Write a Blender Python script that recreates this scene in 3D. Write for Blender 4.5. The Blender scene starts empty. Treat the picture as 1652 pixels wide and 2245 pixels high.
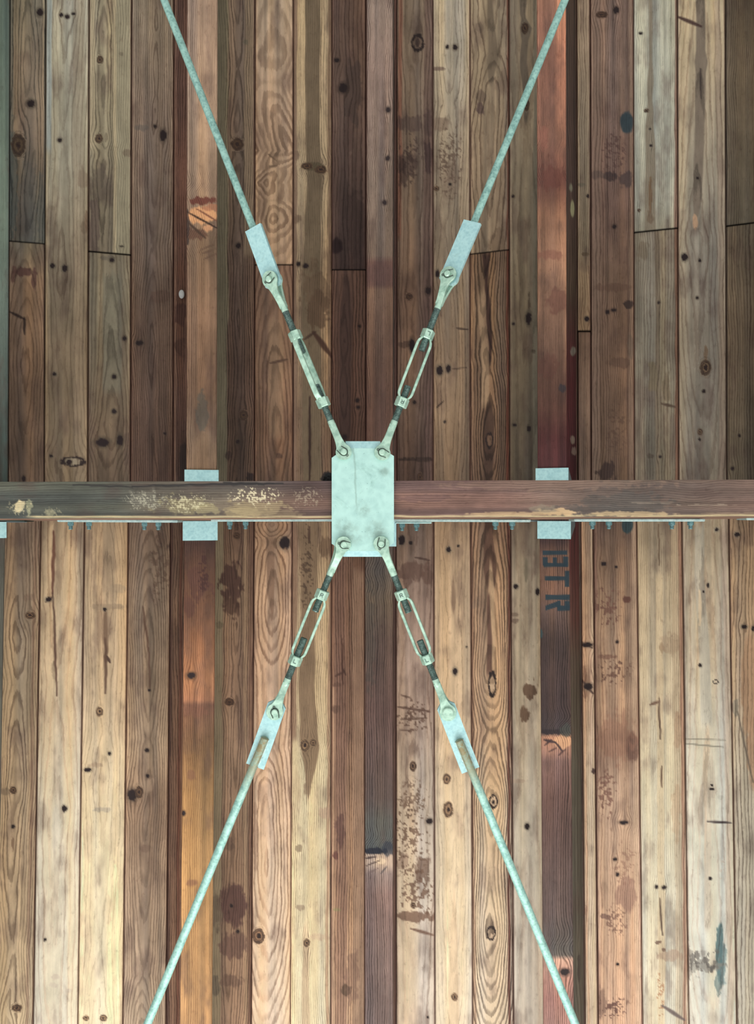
import bpy, bmesh, math, random
import numpy as np
from mathutils import Vector, Matrix

# ------------------------------------------------------------------ camera, light, exposure
SC = bpy.context.scene
COL = SC.collection
F = 1621.0            # focal length in pixels of the 1652 x 2245 frame
CX, CY = 826.0, 1122.5
CAMZ = 1.6
cd_ = bpy.data.cameras.new('camera'); cam = bpy.data.objects.new('camera', cd_); COL.objects.link(cam)
cam.location = (0, 0, CAMZ); cam.rotation_euler = (math.pi, 0, 0)       # looks straight up, picture-down is +Y
cd_.sensor_fit = 'AUTO'; cd_.sensor_width = 36.0; cd_.lens = F / 2245.0 * 36.0; cd_.clip_start = 0.05
SC.camera = cam
SC.view_settings.view_transform = 'Standard'; SC.view_settings.look = 'None'
SC.view_settings.gamma = 1.0; SC.view_settings.use_curve_mapping = False
SC.view_settings.exposure = 0.15

w = bpy.data.worlds.new('world'); SC.world = w; w.use_nodes = True
wn = w.node_tree; wn.nodes.clear()
wo = wn.nodes.new('ShaderNodeOutputWorld'); wb = wn.nodes.new('ShaderNodeBackground')
tc = wn.nodes.new('ShaderNodeTexCoord'); sx = wn.nodes.new('ShaderNodeSeparateXYZ')
mr = wn.nodes.new('ShaderNodeMapRange'); mr.inputs[1].default_value = -1.0; mr.inputs[2].default_value = 1.0
mr.inputs[3].default_value = 0.52; mr.inputs[4].default_value = 1.12      # the open side of the pavilion is brighter
wn.links.new(tc.outputs['Generated'], sx.inputs[0]); wn.links.new(sx.outputs['Y'], mr.inputs[0])
wn.links.new(mr.outputs[0], wb.inputs['Strength']); wb.inputs['Color'].default_value = (1.0, 0.985, 0.965, 1)
wn.links.new(wb.outputs[0], wo.inputs[0])

def area(name, loc, aim, sx_, sy_, energy, col):
    l = bpy.data.lights.new(name, 'AREA'); l.shape = 'RECTANGLE'; l.size = sx_; l.size_y = sy_
    l.energy = energy; l.color = col
    o = bpy.data.objects.new(name, l); COL.objects.link(o); o.location = loc
    o.rotation_euler = (Vector(aim) - Vector(loc)).to_track_quat('-Z', 'Y').to_euler()
    return o
area('daylight_open_side', (0.1, 3.0, 1.4), (-0.1, 1.1, 4.1), 3.5, 1.6, 84.0, (1.0, 0.988, 0.962))

# ------------------------------------------------------------------ small helpers
def s2l(c):
    c = np.asarray(c, float) / 255.0
    return np.where(c <= 0.04045, c / 12.92, ((c + 0.055) / 1.055) ** 2.4)
GAIN = 0.85
WGAIN = 1.50
def lin(c): return np.clip(s2l(c) * GAIN, 0, 0.95)
def wlin(c):
    L = s2l(c) * WGAIN; m = L.mean(-1, keepdims=True)
    L = np.clip(m + (L - m) * 0.86, 0.004, None); mx = L.max(-1, keepdims=True)
    return L * np.where(mx > 0.6, (0.6 + 0.26 * np.tanh((mx - 0.6) / 0.26)) / mx, 1.0)
def px(x, y, D): return Vector(((x - CX) / F * D, (y - CY) / F * D, CAMZ + D))
def tag(o, label=None, cat=None, group=None, kind=None):
    if label: o['label'] = label
    if cat: o['category'] = cat
    if group: o['group'] = group
    if kind: o['kind'] = kind
    return o
def empty(name, M, label, cat, group=None):
    o = bpy.data.objects.new(name, None); COL.objects.link(o); o.matrix_world = M; o.empty_display_size = 0.05
    return tag(o, label, cat, group)
def obj(name, me, mat=None, parent=None):
    o = bpy.data.objects.new(name, me); COL.objects.link(o)
    if mat: me.materials.append(mat)
    if parent: o.parent = parent
    return o
def smooth(me, ang=35):
    me.polygons.foreach_set('use_smooth', [True] * len(me.polygons))
    try: me.set_sharp_from_angle(angle=math.radians(ang))
    except Exception: pass
def bm2me(bm, name='m', ang=35):
    bmesh.ops.recalc_face_normals(bm, faces=bm.faces[:])
    me = bpy.data.meshes.new(name); bm.to_mesh(me); bm.free(); smooth(me, ang); return me
def bvl(bm, w_, seg=2):
    bmesh.ops.bevel(bm, geom=[e for e in bm.edges if len(e.link_faces) == 2 and e.calc_face_angle(0) > 0.5],
                    offset=w_, segments=seg, affect='EDGES', clamp_overlap=True)

# value noise on a lattice
def _h(ix, iy, s):
    n = (ix * 374761393 + iy * 668265263 + s * 974634777) & 0x7fffffff
    n = ((n ^ (n >> 13)) * 1274126177) & 0x7fffffff
    return ((n ^ (n >> 16)) & 0xffff) / 65535.0
def vn(x, y, s=0):
    ix = np.floor(x).astype(np.int64); iy = np.floor(y).astype(np.int64)
    fx = x - ix; fy = y - iy; fx = fx * fx * (3 - 2 * fx); fy = fy * fy * (3 - 2 * fy)
    a = _h(ix, iy, s); b = _h(ix + 1, iy, s); c = _h(ix, iy + 1, s); d = _h(ix + 1, iy + 1, s)
    return (a * (1 - fx) + b * fx) * (1 - fy) + (c * (1 - fx) + d * fx) * fy
def fbm(x, y, s=0, o=3):
    v = 0; a = 0.5; t = 0
    for k in range(o):
        v = v + a * vn(x * 2 ** k, y * 2 ** k, s + 17 * k); t += a; a *= 0.55
    return v / t
def ss(a, b, x):
    t = np.clip((x - a) / (b - a), 0, 1); return t * t * (3 - 2 * t)

# ------------------------------------------------------------------ materials
def nt(mat):
    mat.use_nodes = True; n = mat.node_tree; n.nodes.clear(); return n
def N(n, t, **kw):
    k = n.nodes.new(t)
    for a, b in kw.items(): setattr(k, a, b)
    return k
def math_(n, op, a, b=None, c=None, clamp=False):
    k = n.nodes.new('ShaderNodeMath'); k.operation = op; k.use_clamp = clamp
    for i, v in enumerate((a, b, c)):
        if v is None: continue
        if isinstance(v, (int, float)): k.inputs[i].default_value = v
        else: n.links.new(v, k.inputs[i])
    return k.outputs[0]
def mapr(n, v, a, b, c, d, interp='SMOOTHSTEP'):
    k = n.nodes.new('ShaderNodeMapRange'); k.interpolation_type = interp
    n.links.new(v, k.inputs[0])
    for i, q in enumerate((a, b, c, d)):
        if isinstance(q, (int, float)): k.inputs[i + 1].default_value = q
        else: n.links.new(q, k.inputs[i + 1])
    return k.outputs[0]
def mixc(n, fac, a, b, mode='MIX'):
    k = n.nodes.new('ShaderNodeMix'); k.data_type = 'RGBA'; k.blend_type = mode
    for i, v in ((0, fac), (6, a), (7, b)):
        if isinstance(v, (int, float)): k.inputs[i].default_value = v
        elif isinstance(v, tuple): k.inputs[i].default_value = v
        else: n.links.new(v, k.inputs[i])
    return k.outputs[2]
def noise(n, vec, scale, detail=2, rough=0.5, dist=0.0):
    k = n.nodes.new('ShaderNodeTexNoise'); k.inputs['Scale'].default_value = scale
    k.inputs['Detail'].default_value = detail; k.inputs['Roughness'].default_value = rough
    k.inputs['Distortion'].default_value = dist
    n.links.new(vec, k.inputs['Vector']); return k.outputs['Fac']
def vmul(n, vec, s):
    k = n.nodes.new('ShaderNodeVectorMath'); k.operation = 'MULTIPLY'; n.links.new(vec, k.inputs[0])
    k.inputs[1].default_value = s; return k.outputs[0]

def wood_material():
    m = bpy.data.materials.new('weathered_wood'); n = nt(m)
    out = N(n, 'ShaderNodeOutputMaterial'); bs = N(n, 'ShaderNodeBsdfPrincipled')
    ring = N(n, 'ShaderNodeAttribute', attribute_name='ring').outputs['Fac']
    duty = N(n, 'ShaderNodeAttribute', attribute_name='duty').outputs['Fac']
    cl = N(n, 'ShaderNodeAttribute', attribute_name='cl').outputs['Color']
    cd = N(n, 'ShaderNodeAttribute', attribute_name='cd').outputs['Color']
    g = N(n, 'ShaderNodeAttribute', attribute_name='guv').outputs['Vector']
    w1 = noise(n, vmul(n, g, (60, 9, 1)), 1.0, 3, 0.6)
    w2 = noise(n, vmul(n, g, (400, 60, 1)), 1.0, 2, 0.6)
    r = math_(n, 'ADD', ring, math_(n, 'MULTIPLY', math_(n, 'SUBTRACT', w1, 0.5), 0.9))
    r = math_(n, 'ADD', r, math_(n, 'MULTIPLY', math_(n, 'SUBTRACT', w2, 0.5), 0.35))
    f = math_(n, 'FRACT', r)
    up = mapr(n, f, duty, math_(n, 'ADD', duty, 0.32), 0.0, 1.0)
    dn = mapr(n, f, 0.88, 1.0, 1.0, 0.0)
    t = math_(n, 'MULTIPLY', up, dn)
    # each year ring has its own strength
    fl = math_(n, 'FLOOR', r)
    wn_ = N(n, 'ShaderNodeTexWhiteNoise', noise_dimensions='1D'); n.links.new(fl, wn_.inputs['W'])
    t = math_(n, 'MULTIPLY', t, mapr(n, wn_.outputs['Value'], 0, 1, 0.45, 1.0, 'LINEAR'))
    col = mixc(n, t, cl, cd)
    fib = noise(n, vmul(n, g, (900, 14, 1)), 1.0, 3, 0.7)
    col = mixc(n, 1.0, col, mapr(n, fib, 0.3, 0.7, 0.84, 1.10, 'LINEAR'), 'MULTIPLY')
    bl = noise(n, vmul(n, g, (26, 9, 1)), 1.0, 5, 0.62)
    col = mixc(n, 1.0, col, mapr(n, bl, 0.3, 0.7, 0.80, 1.12, 'LINEAR'), 'MULTIPLY')
    bl2 = noise(n, vmul(n, g, (70, 34, 1)), 1.0, 4, 0.65)
    dirt = mapr(n, bl2, 0.56, 0.74, 0.0, 0.42)
    col = mixc(n, dirt, col, mixc(n, 1.0, col, (0.50, 0.43, 0.42, 1), 'MULTIPLY'))
    sp = noise(n, vmul(n, g, (420, 190, 1)), 1.0, 2, 0.5)
    col = mixc(n, mapr(n, sp, 0.68, 0.80, 0.0, 0.55), col, mixc(n, 1.0, col, (0.40, 0.36, 0.35, 1), 'MULTIPLY'))
    n.links.new(col, bs.inputs['Base Color'])
    bs.inputs['Roughness'].default_value = 0.78
    bs.inputs['Specular IOR Level'].default_value = 0.25
    hgt = math_(n, 'ADD', math_(n, 'MULTIPLY', t, -0.5), math_(n, 'MULTIPLY', fib, 0.5))
    bp = N(n, 'ShaderNodeBump'); bp.inputs['Strength'].default_value = 0.25; bp.inputs['Distance'].default_value = 0.0008
    n.links.new(hgt, bp.inputs['Height']); n.links.new(bp.outputs[0], bs.inputs['Normal'])
    n.links.new(bs.outputs[0], out.inputs[0]); return m

def steel(name, c1, c2, rough=0.5, metal=0.25, rust=None, scale=60, grime=(0.35, 0.45, 0.42), ga=0.5, streak=False):
    m = bpy.data.materials.new(name); n = nt(m)
    out = N(n, 'ShaderNodeOutputMaterial'); bs = N(n, 'ShaderNodeBsdfPrincipled')
    co = N(n, 'ShaderNodeTexCoord').outputs['Object']
    vo = N(n, 'ShaderNodeTexVoronoi'); vo.inputs['Scale'].default_value = scale * 2.2; n.links.new(co, vo.inputs['Vector'])
    nz = noise(n, co, scale, 5, 0.65, 0.6)
    f = math_(n, 'ADD', math_(n, 'MULTIPLY', nz, 0.8), math_(n, 'MULTIPLY', vo.outputs['Distance'], 0.25))
    a = tuple(lin(c1)) + (1,); b = tuple(lin(c2)) + (1,)
    col = mixc(n, mapr(n, f, 0.32, 0.70, 0, 1), b, a)
    g2 = noise(n, co, scale * 0.45, 6, 0.7, 1.0)
    col = mixc(n, mapr(n, g2, 0.54, 0.74, 0, ga), col, mixc(n, 1.0, col, grime + (1,), 'MULTIPLY'))
    s3 = noise(n, co, scale * 9, 2, 0.5)
    col = mixc(n, mapr(n, s3, 0.66, 0.76, 0, 0.6), col, mixc(n, 1.0, col, (0.3, 0.36, 0.38, 1), 'MULTIPLY'))
    if rust:
        cR, x0, x1 = rust
        sp = N(n, 'ShaderNodeSeparateXYZ'); n.links.new(co, sp.inputs[0])
        k = math_(n, 'MULTIPLY', mapr(n, sp.outputs['X'], x0, x1, 1, 0), mapr(n, nz, 0.35, 0.6, 0.45, 1))
        col = mixc(n, k, col, tuple(lin(cR)) + (1,))
    if streak:                                        # run marks and dirty corners of the plate
        k_ = 1.77 / 1621.0
        sp = N(n, 'ShaderNodeSeparateXYZ'); n.links.new(co, sp.inputs[0]); X_, Y_ = sp.outputs[0], sp.outputs[1]
        wob = math_(n, 'MULTIPLY', math_(n, 'SUBTRACT', noise(n, co, 30, 2), 0.5), 9 * k_)
        c_ = math_(n, 'ADD', math_(n, 'MULTIPLY', Y_, 0.06), -14 * k_)
        dx = math_(n, 'ABSOLUTE', math_(n, 'ADD', math_(n, 'SUBTRACT', X_, c_), wob))
        k = math_(n, 'MULTIPLY', mapr(n, dx, 0, 3.5 * k_, .4, 0), mapr(n, Y_, 0.0, 50 * k_, 1, 0))
        for gx, gy, gr in ((-26, 78, 34), (30, 72, 38), (0, 22, 24), (-40, 60, 26), (46, -60, 16)):
            ex = math_(n, 'SUBTRACT', X_, gx * k_); ey = math_(n, 'SUBTRACT', Y_, gy * k_)
            dd = math_(n, 'SQRT', math_(n, 'ADD', math_(n, 'MULTIPLY', ex, ex), math_(n, 'MULTIPLY', ey, ey)))
            q = math_(n, 'MULTIPLY', mapr(n, dd, 4 * k_, gr * k_, .6, 0), mapr(n, noise(n, co, 38, 4, .6), .35, .62, .1, 1))
            k = math_(n, 'MAXIMUM', k, q)
        col = mixc(n, k, col, tuple(lin((126, 152, 138))) + (1,))
    n.links.new(col, bs.inputs['Base Color'])
    bs.inputs['Metallic'].default_value = metal; bs.inputs['Roughness'].default_value = rough
    bp = N(n, 'ShaderNodeBump'); bp.inputs['Strength'].default_value = 0.2; bp.inputs['Distance'].default_value = 0.0006
    n.links.new(nz, bp.inputs['Height']); n.links.new(bp.outputs[0], bs.inputs['Normal'])
    n.links.new(bs.outputs[0], out.inputs[0]); return m
def plain(name, c, rough=0.6, metal=0.0, var=0.25, scale=40):
    m = bpy.data.materials.new(name); n = nt(m)
    out = N(n, 'ShaderNodeOutputMaterial'); bs = N(n, 'ShaderNodeBsdfPrincipled')
    co = N(n, 'ShaderNodeTexCoord').outputs['Object']
    nz = noise(n, co, scale, 4, 0.6)
    a = lin(c); col = mixc(n, nz, tuple(a * (1 - var)) + (1,), tuple(np.clip(a * (1 + var), 0, 1)) + (1,))
    n.links.new(col, bs.inputs['Base Color']); bs.inputs['Roughness'].default_value = rough
    bs.inputs['Metallic'].default_value = metal; n.links.new(bs.outputs[0], out.inputs[0]); return m
WOOD = wood_material()
GALV = steel('galvanised_steel', (204, 240, 218), (158, 198, 178), 0.36, 0.3, scale=46, ga=0.7)
GALV_PLATE = steel('galvanised_plate', (202, 246, 236), (184, 228, 220), 0.42, 0.2, scale=26, streak=True)
GALV_BLUE = steel('galvanised_sheet', (196, 240, 240), (170, 218, 222), 0.42, 0.25, scale=60, ga=0.35)
GALV_BAR = steel('galvanised_bar', (208, 234, 230), (176, 206, 206), 0.45, 0.2, scale=70)
GALV_ROD = steel('galvanised_rod', (172, 218, 206), (122, 168, 160), 0.5, 0.2, scale=70)
GALV_WELD = steel('galvanised_rod_rusty_end', (184, 232, 218), (138, 188, 178), 0.5, 0.2, rust=((150, 138, 100), 0.03, 0.17), scale=70)
THREAD = steel('oily_thread_steel', (112, 140, 132), (66, 84, 80), 0.4, 0.45, scale=120)
BOLT = steel('blued_bolt_steel', (120, 158, 160), (84, 116, 120), 0.45, 0.3, scale=160)
DARK = plain('dark_wire', (62, 74, 66), 0.5, 0.3)
BLACK = plain('black_debris', (30, 34, 36), 0.8, 0.0, 0.6, 120)
WHITE = plain('white_paint_fleck', (225, 228, 225), 0.7)

# ------------------------------------------------------------------ weathered boards: grain, knots, stains as surface data
def ip(path, y):
    if isinstance(path, (int, float)): return np.full_like(y, float(path))
    p = sorted(path); return np.interp(y, [a for a, _ in p], [b for _, b in p])
def ipc(cols, y):
    if not isinstance(cols, list): cols = [(0, cols)]
    p = sorted(cols, key=lambda q: q[0]); ys = [q[0] for q in p]
    return np.stack([np.interp(y, ys, [q[1][k] for q in p]) for k in range(3)], -1)
def shade(X, Y, sp, seed, E=None):
    """X, Y: where on the board (reference pixels).  Returns ring, duty, light colour, dark colour."""
    Xw, Yw = X.copy(), Y.copy()
    for k in sp.get('knots', ()):                     # grain flows round a knot
        kx, ky, rx, ry = k[:4]
        d = np.sqrt(((X - kx) / (rx * 2.4)) ** 2 + ((Y - ky) / (ry * 4.2)) ** 2)
        e = np.exp(-d * d)
        Xw = Xw - (X - kx) * 0.75 * e
    wob = sp.get('wob', 1.0)
    Xw = Xw + (fbm(X / 60, Y / 190, seed, 2) - 0.5) * 14 * wob + (fbm(X / 18, Y / 45, seed + 5, 2) - 0.5) * 3.0 * wob
    g = sp['g']; s = g[2]; flat = None
    xc = ip(g[1], Y)
    if g[0] == 'S':
        q = (Xw - xc); ring = (q + 6 * np.sin(q / 23.0 + seed)) / s
    else:
        h = ip(g[3], Y); hk = sp.get('hk', 0.5); hm = np.mean([q[1] for q in g[3]]); h = hm + (h - hm) * hk
        h = h + (fbm(X / 40, Y / 120, seed + 9, 2) - 0.5) * 5 * wob
        ring = np.sqrt((Xw - xc) ** 2 + h * h) / s
        flat = np.abs(Xw - xc) / np.sqrt((Xw - xc) ** 2 + h * h + 1)
    for wv in sp.get('waves', ()):                    # (y, width, amplitude in rings): wavy figure beside big knots
        ring = ring + wv[2] * np.exp(-((Y - wv[0]) / wv[1]) ** 2) * np.sin((Y - wv[0]) / wv[1] * 2.2 + 0.6)
    duty = np.full_like(X, g[4] if len(g) > 4 else 0.45)
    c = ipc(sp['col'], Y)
    dk = sp.get('dk', 0.62) * 0.93; au = sp.get('aut', 1.0)
    st = fbm(X / 7.0, Y / 520, seed + 131, 3) - 0.5            # sapwood and heartwood streaks run with the board
    st2 = fbm(X / 22.0, Y / 700, seed + 137, 2) - 0.5
    c = c * (1.03 + au * (0.40 * st + 0.34 * st2))[..., None]
    c = c * (1 + au * np.stack([0.10 * st2, 0.02 * st2, -0.16 * st2], -1))
    bm_ = ss(0.48, 0.82, fbm(X / 24, Y / 62, seed + 151, 4)) * 0.34 * au   # old water marks
    c = c * (1 - bm_)[..., None] + np.array((78, 58, 52.)) * bm_[..., None]
    nb = (fbm(X / 45, Y / 110, seed + 31, 3) - 0.5)
    c = c * (1 + nb * sp.get('mot', 0.35))[..., None]
    dcol = c * (dk * np.array(sp.get('dt', (1.0, 0.94, 0.92))))
    if flat is not None: dcol = c + (dcol - c) * (0.55 + 0.45 * flat)[..., None]
    def over(c_, a, al): return c_ * (1 - al[..., None]) + np.array(a, float) * al[..., None]
    for b in sp.get('bands', ()):                     # (x path, half width, colour, alpha, y0, y1)
        bx = ip(b[0], Y) + (fbm(Y * 0 + 3.3, Y / 70, seed + 41, 2) - 0.5) * 6
        bw = ip(b[1], Y)
        al = ss(bw + 2.0, bw - 1.5, np.abs(X - bx)) * b[3]
        if len(b) > 4: al = al * ss(b[4] - 14, b[4] + 14, Y + (fbm(X / 5, Y / 30, seed + 3) - .5) * 30) * ss(b[5] + 14, b[5] - 14, Y)
        c = over(c, b[2], al); dcol = over(dcol, np.array(b[2]) * (b[6] if len(b) > 6 else 0.72), al)
    for q in sp.get('stains', ()):                    # (x, y, rx, ry, colour, alpha, roughness)
        ro = q[6] if len(q) > 6 else 0.8
        d = np.sqrt(((X - q[0]) / q[2]) ** 2 + ((Y - q[1]) / q[3]) ** 2)
        d = d + (fbm(X / 9, Y / 14, seed + int(q[1]) % 97, 3) - 0.5) * 1.6 * ro
        al = ss(1.12, 0.82, d) * q[5]
        c = over(c, q[4], al); dcol = over(dcol, np.array(q[4]) * 0.75, al)
    for q in sp.get('scabs', ()):                     # dense dirt specks inside an oval (x, y, rx, ry, colour, alpha, cell)
        cell = q[6] if len(q) > 6 else 6
        d = np.sqrt(((X - q[0]) / q[2]) ** 2 + ((Y - q[1]) / q[3]) ** 2)
        v = fbm(X / cell, Y / cell, seed + 7 + int(q[0]) % 31, 3)
        th0 = 0.50 + 0.16 * ss(0.2, 1.1, d); al = ss(0, 0.07, v - th0) * ss(1.2, 0.8, d) * q[5]
        c = over(c, q[4], al); dcol = over(dcol, np.array(q[4]) * 0.8, al)
    for q in sp.get('cracks', ()):                    # (x0,y0,x1,y1,width,colour)
        ax, ay, bx, by = q[:4]; L2 = (bx - ax) ** 2 + (by - ay) ** 2
        t = np.clip(((X - ax) * (bx - ax) + (Y - ay) * (by - ay)) / L2, 0, 1)
        jx = (fbm(Y / 16, Y * 0, seed + 2, 2) - 0.5) * 3
        d = np.hypot(X + jx - ax - t * (bx - ax), Y - ay - t * (by - ay))
        wd = q[4] * (0.35 + 0.65 * np.sin(np.pi * np.clip(t, 0.06, 0.94)))
        al = ss(wd + 1.6, wd * 0.4, d) * 0.88
        cc = q[5] if len(q) > 5 else (48, 36, 32)
        c = over(c, cc, al); dcol = over(dcol, cc, al)
    for k in sp.get('knots', ()):                     # (x, y, rx, ry, kind)
        kx, ky, rx, ry = k[:4]; kind = k[4] if len(k) > 4 else 0
        d = np.sqrt(((X - kx) / rx) ** 2 + ((Y - ky) / ry) ** 2) + (fbm(X / 4, Y / 4, seed + 61, 2) - 0.5) * 0.45
        if kind == 0:
            c = over(c, c.mean((0, 1)) * 0.62, ss(1.9, 1.15, d) * 0.55); core = (40, 30, 30)
            dcol = over(dcol, core, ss(1.15, 0.85, d)); c = over(c, core, ss(1.15, 0.85, d))
        elif kind == 1:
            cc = c.mean((0, 1)) * np.array((0.70, 0.62, 0.55)); ring = np.where(d < 1.5, d * 2.4, ring)
            c = over(c, cc, ss(1.5, 1.0, d)); dcol = over(dcol, (62, 45, 36), ss(1.5, 1.0, d))
            c = over(c, (50, 38, 34), ss(0.28, 0.0, np.abs(d - 0.95)) * 0.8); c = over(c, (46, 34, 32), ss(0.5, 0.3, d))
        elif kind == 2:
            c = over(c, (44, 34, 32), ss(0.32, 0.08, np.abs(d - 0.95))); dcol = over(dcol, (44, 34, 32), ss(0.32, 0.08, np.abs(d - 0.95)))
            c = over(c, c.mean((0, 1)) * 1.05, ss(0.8, 0.6, d) * 0.7)
    for f_ in sp.get('paint', ()):                    # stencil strokes: convex quads
        P_ = f_[0]; inside = np.full_like(X, 9.0)
        for i in range(len(P_)):
            (ax, ay), (bx, by) = P_[i], P_[(i + 1) % len(P_)]
            L = math.hypot(bx - ax, by - ay)
            inside = np.minimum(inside, ((bx - ax) * (Y - ay) - (by - ay) * (X - ax)) / L)
        al = ss(-0.9, 0.7, inside) * 0.93
        c = over(c, f_[1], al); dcol = over(dcol, f_[1], al)
    if E is not None:                                 # tongue-and-groove edges are tinted dark reddish
        ll = ss(1.8, 0.6, np.abs(E - 4.6)) * 0.28 * fbm(X * 0, Y / 160, seed + 3, 2) * 2
        c = c * (1 + 0.30 * ll)[..., None]
        al = ss(3.2, 0.8, E) * 0.55
        ec = np.array(sp.get('edge', (78, 48, 40)))
        c = over(c, ec, al); dcol = over(dcol, ec, al)
    return ring + seed * 13.0, duty, wlin(np.clip(c, 2, 255)), wlin(np.clip(dcol, 2, 255))

class Sheet:
    """collects grids of shaded surface into ONE mesh"""
    def __init__(s): s.v = []; s.f = []; s.r = []; s.d = []; s.cl = []; s.cd = []; s.g = []; s.n = 0
    def grid(s, Pw, ring, duty, cl, cd, guv):
        ny, nx = Pw.shape[:2]; b = s.n
        s.v.append(Pw.reshape(-1, 3)); s.r.append(ring.ravel()); s.d.append(duty.ravel())
        s.cl.append(cl.reshape(-1, 3)); s.cd.append(cd.reshape(-1, 3)); s.g.append(guv.reshape(-1, 3))
        i = np.arange(ny * nx).reshape(ny, nx) + b
        s.f.append(np.stack([i[:-1, :-1], i[:-1, 1:], i[1:, 1:], i[1:, :-1]], -1).reshape(-1, 4)); s.n += ny * nx
    def plain(s, pts, col, seed=0):
        """one flat quad in one colour (hidden backs and ends)"""
        P_ = np.array(pts, float).reshape(2, 2, 3); o = np.ones((2, 2)); c = np.ones((2, 2, 3)) * lin(col)
        s.grid(P_, o * 0, o * .5, c, c * .8, P_ * 1.0)
    def build(s, name, parent=None, mat=None):
        me = bpy.data.meshes.new(name); V = np.concatenate(s.v); Q = np.concatenate(s.f)
        me.vertices.add(len(V)); me.vertices.foreach_set('co', V.astype(np.float32).ravel())
        me.loops.add(Q.size); me.loops.foreach_set('vertex_index', Q.ravel().astype(np.int32))
        me.polygons.add(len(Q)); me.polygons.foreach_set('loop_start', np.arange(0, Q.size, 4, dtype=np.int32))
        me.update(calc_edges=True)
        for nm, a in (('ring', s.r), ('duty', s.d)):
            at = me.attributes.new(nm, 'FLOAT', 'POINT'); at.data.foreach_set('value', np.concatenate(a).astype(np.float32))
        for nm, a in (('cl', s.cl), ('cd', s.cd)):
            A = np.concatenate(a); A = np.concatenate([A, np.ones((len(A), 1))], 1)
            at = me.attributes.new(nm, 'FLOAT_COLOR', 'POINT'); at.data.foreach_set('color', A.astype(np.float32).ravel())
        at = me.attributes.new('guv', 'FLOAT_VECTOR', 'POINT'); at.data.foreach_set('vector', np.concatenate(s.g).astype(np.float32).ravel())
        me.update(); smooth(me, 40)
        return obj(name, me, mat or WOOD, parent)

# the roof is a shallow barrel: boards and joists stand square to the arc
R_DECK, R_JOIST = 2.50, 2.20
def zc(y, lower): return -0.034 * y if lower else -0.0075 * y
def th(u): return np.arctan((np.asarray(u, float) - CX) / F)
def ypx(py, lower, R=R_DECK, TH=0.0):      # world y of a picture row on the roof plane
    z0 = R * np.cos(TH); k = (py - CY) / F; s_ = -0.034 if lower else -0.0075
    return k * z0 / (1 - k * s_)
def cyl(theta, R, y, lower):
    return np.stack([R * np.sin(theta), y, CAMZ + R * np.cos(theta) + zc(y, lower)], -1)
def topx(P):                       # reference coordinates of surface points
    z = P[..., 2] - CAMZ
    return CX + F * P[..., 0] / z, CY + F * P[..., 1] / z

def plank(sheet, lower, sp, seed):
    ul, ur = sp['u']; ya, yb = sp['y']; ul -= 0.3; ur += 0.3
    n = max(4, int((ur - ul) / 2.1)); us = np.linspace(ul + 2.0, ur - 2.0, n)
    us = np.concatenate([[ul, ul + 0.4], us, [ur - 0.4, ur]])
    dR = np.zeros(len(us)); dR[0] = dR[-1] = 0.0055; dR[1] = dR[-2] = 0.002
    ny = max(3, int((yb - ya) / 2.7)); ts = np.linspace(0, 1, ny); ts = np.concatenate([[0], ts, [1]])
    eR = np.zeros(len(ts)); eR[0] = eR[-1] = 0.010
    sk0, sk1 = sp.get('skew', (0, 0))                # ends not always cut square
    U, T = np.meshgrid(us, ts)
    f_ = (U - ul) / (ur - ul) - 0.5
    PY = (ya + sk0 * f_) * (1 - T) + (yb + sk1 * f_) * T
    TH = th(U); Yw = ypx(PY, lower, R_DECK, TH)
    R_ = R_DECK + sp.get('dz', 0) + np.maximum(dR[None, :], eR[:, None])
    P_ = cyl(TH, R_, Yw, lower)
    X, Y = topx(cyl(TH, R_DECK + 0 * U, Yw, lower))
    E = np.minimum(np.minimum(U - ul, ur - U), 40)
    ring, duty, cl, cd = shade(X, Y, sp, seed, E)
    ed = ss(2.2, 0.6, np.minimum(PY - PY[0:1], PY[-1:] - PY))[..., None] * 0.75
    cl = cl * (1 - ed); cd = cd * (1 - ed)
    guv = np.stack([R_DECK * TH + seed * 3.17, Yw + seed * 1.31, 0 * U], -1)
    sheet.grid(P_, ring, duty, cl, cd, guv)

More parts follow.
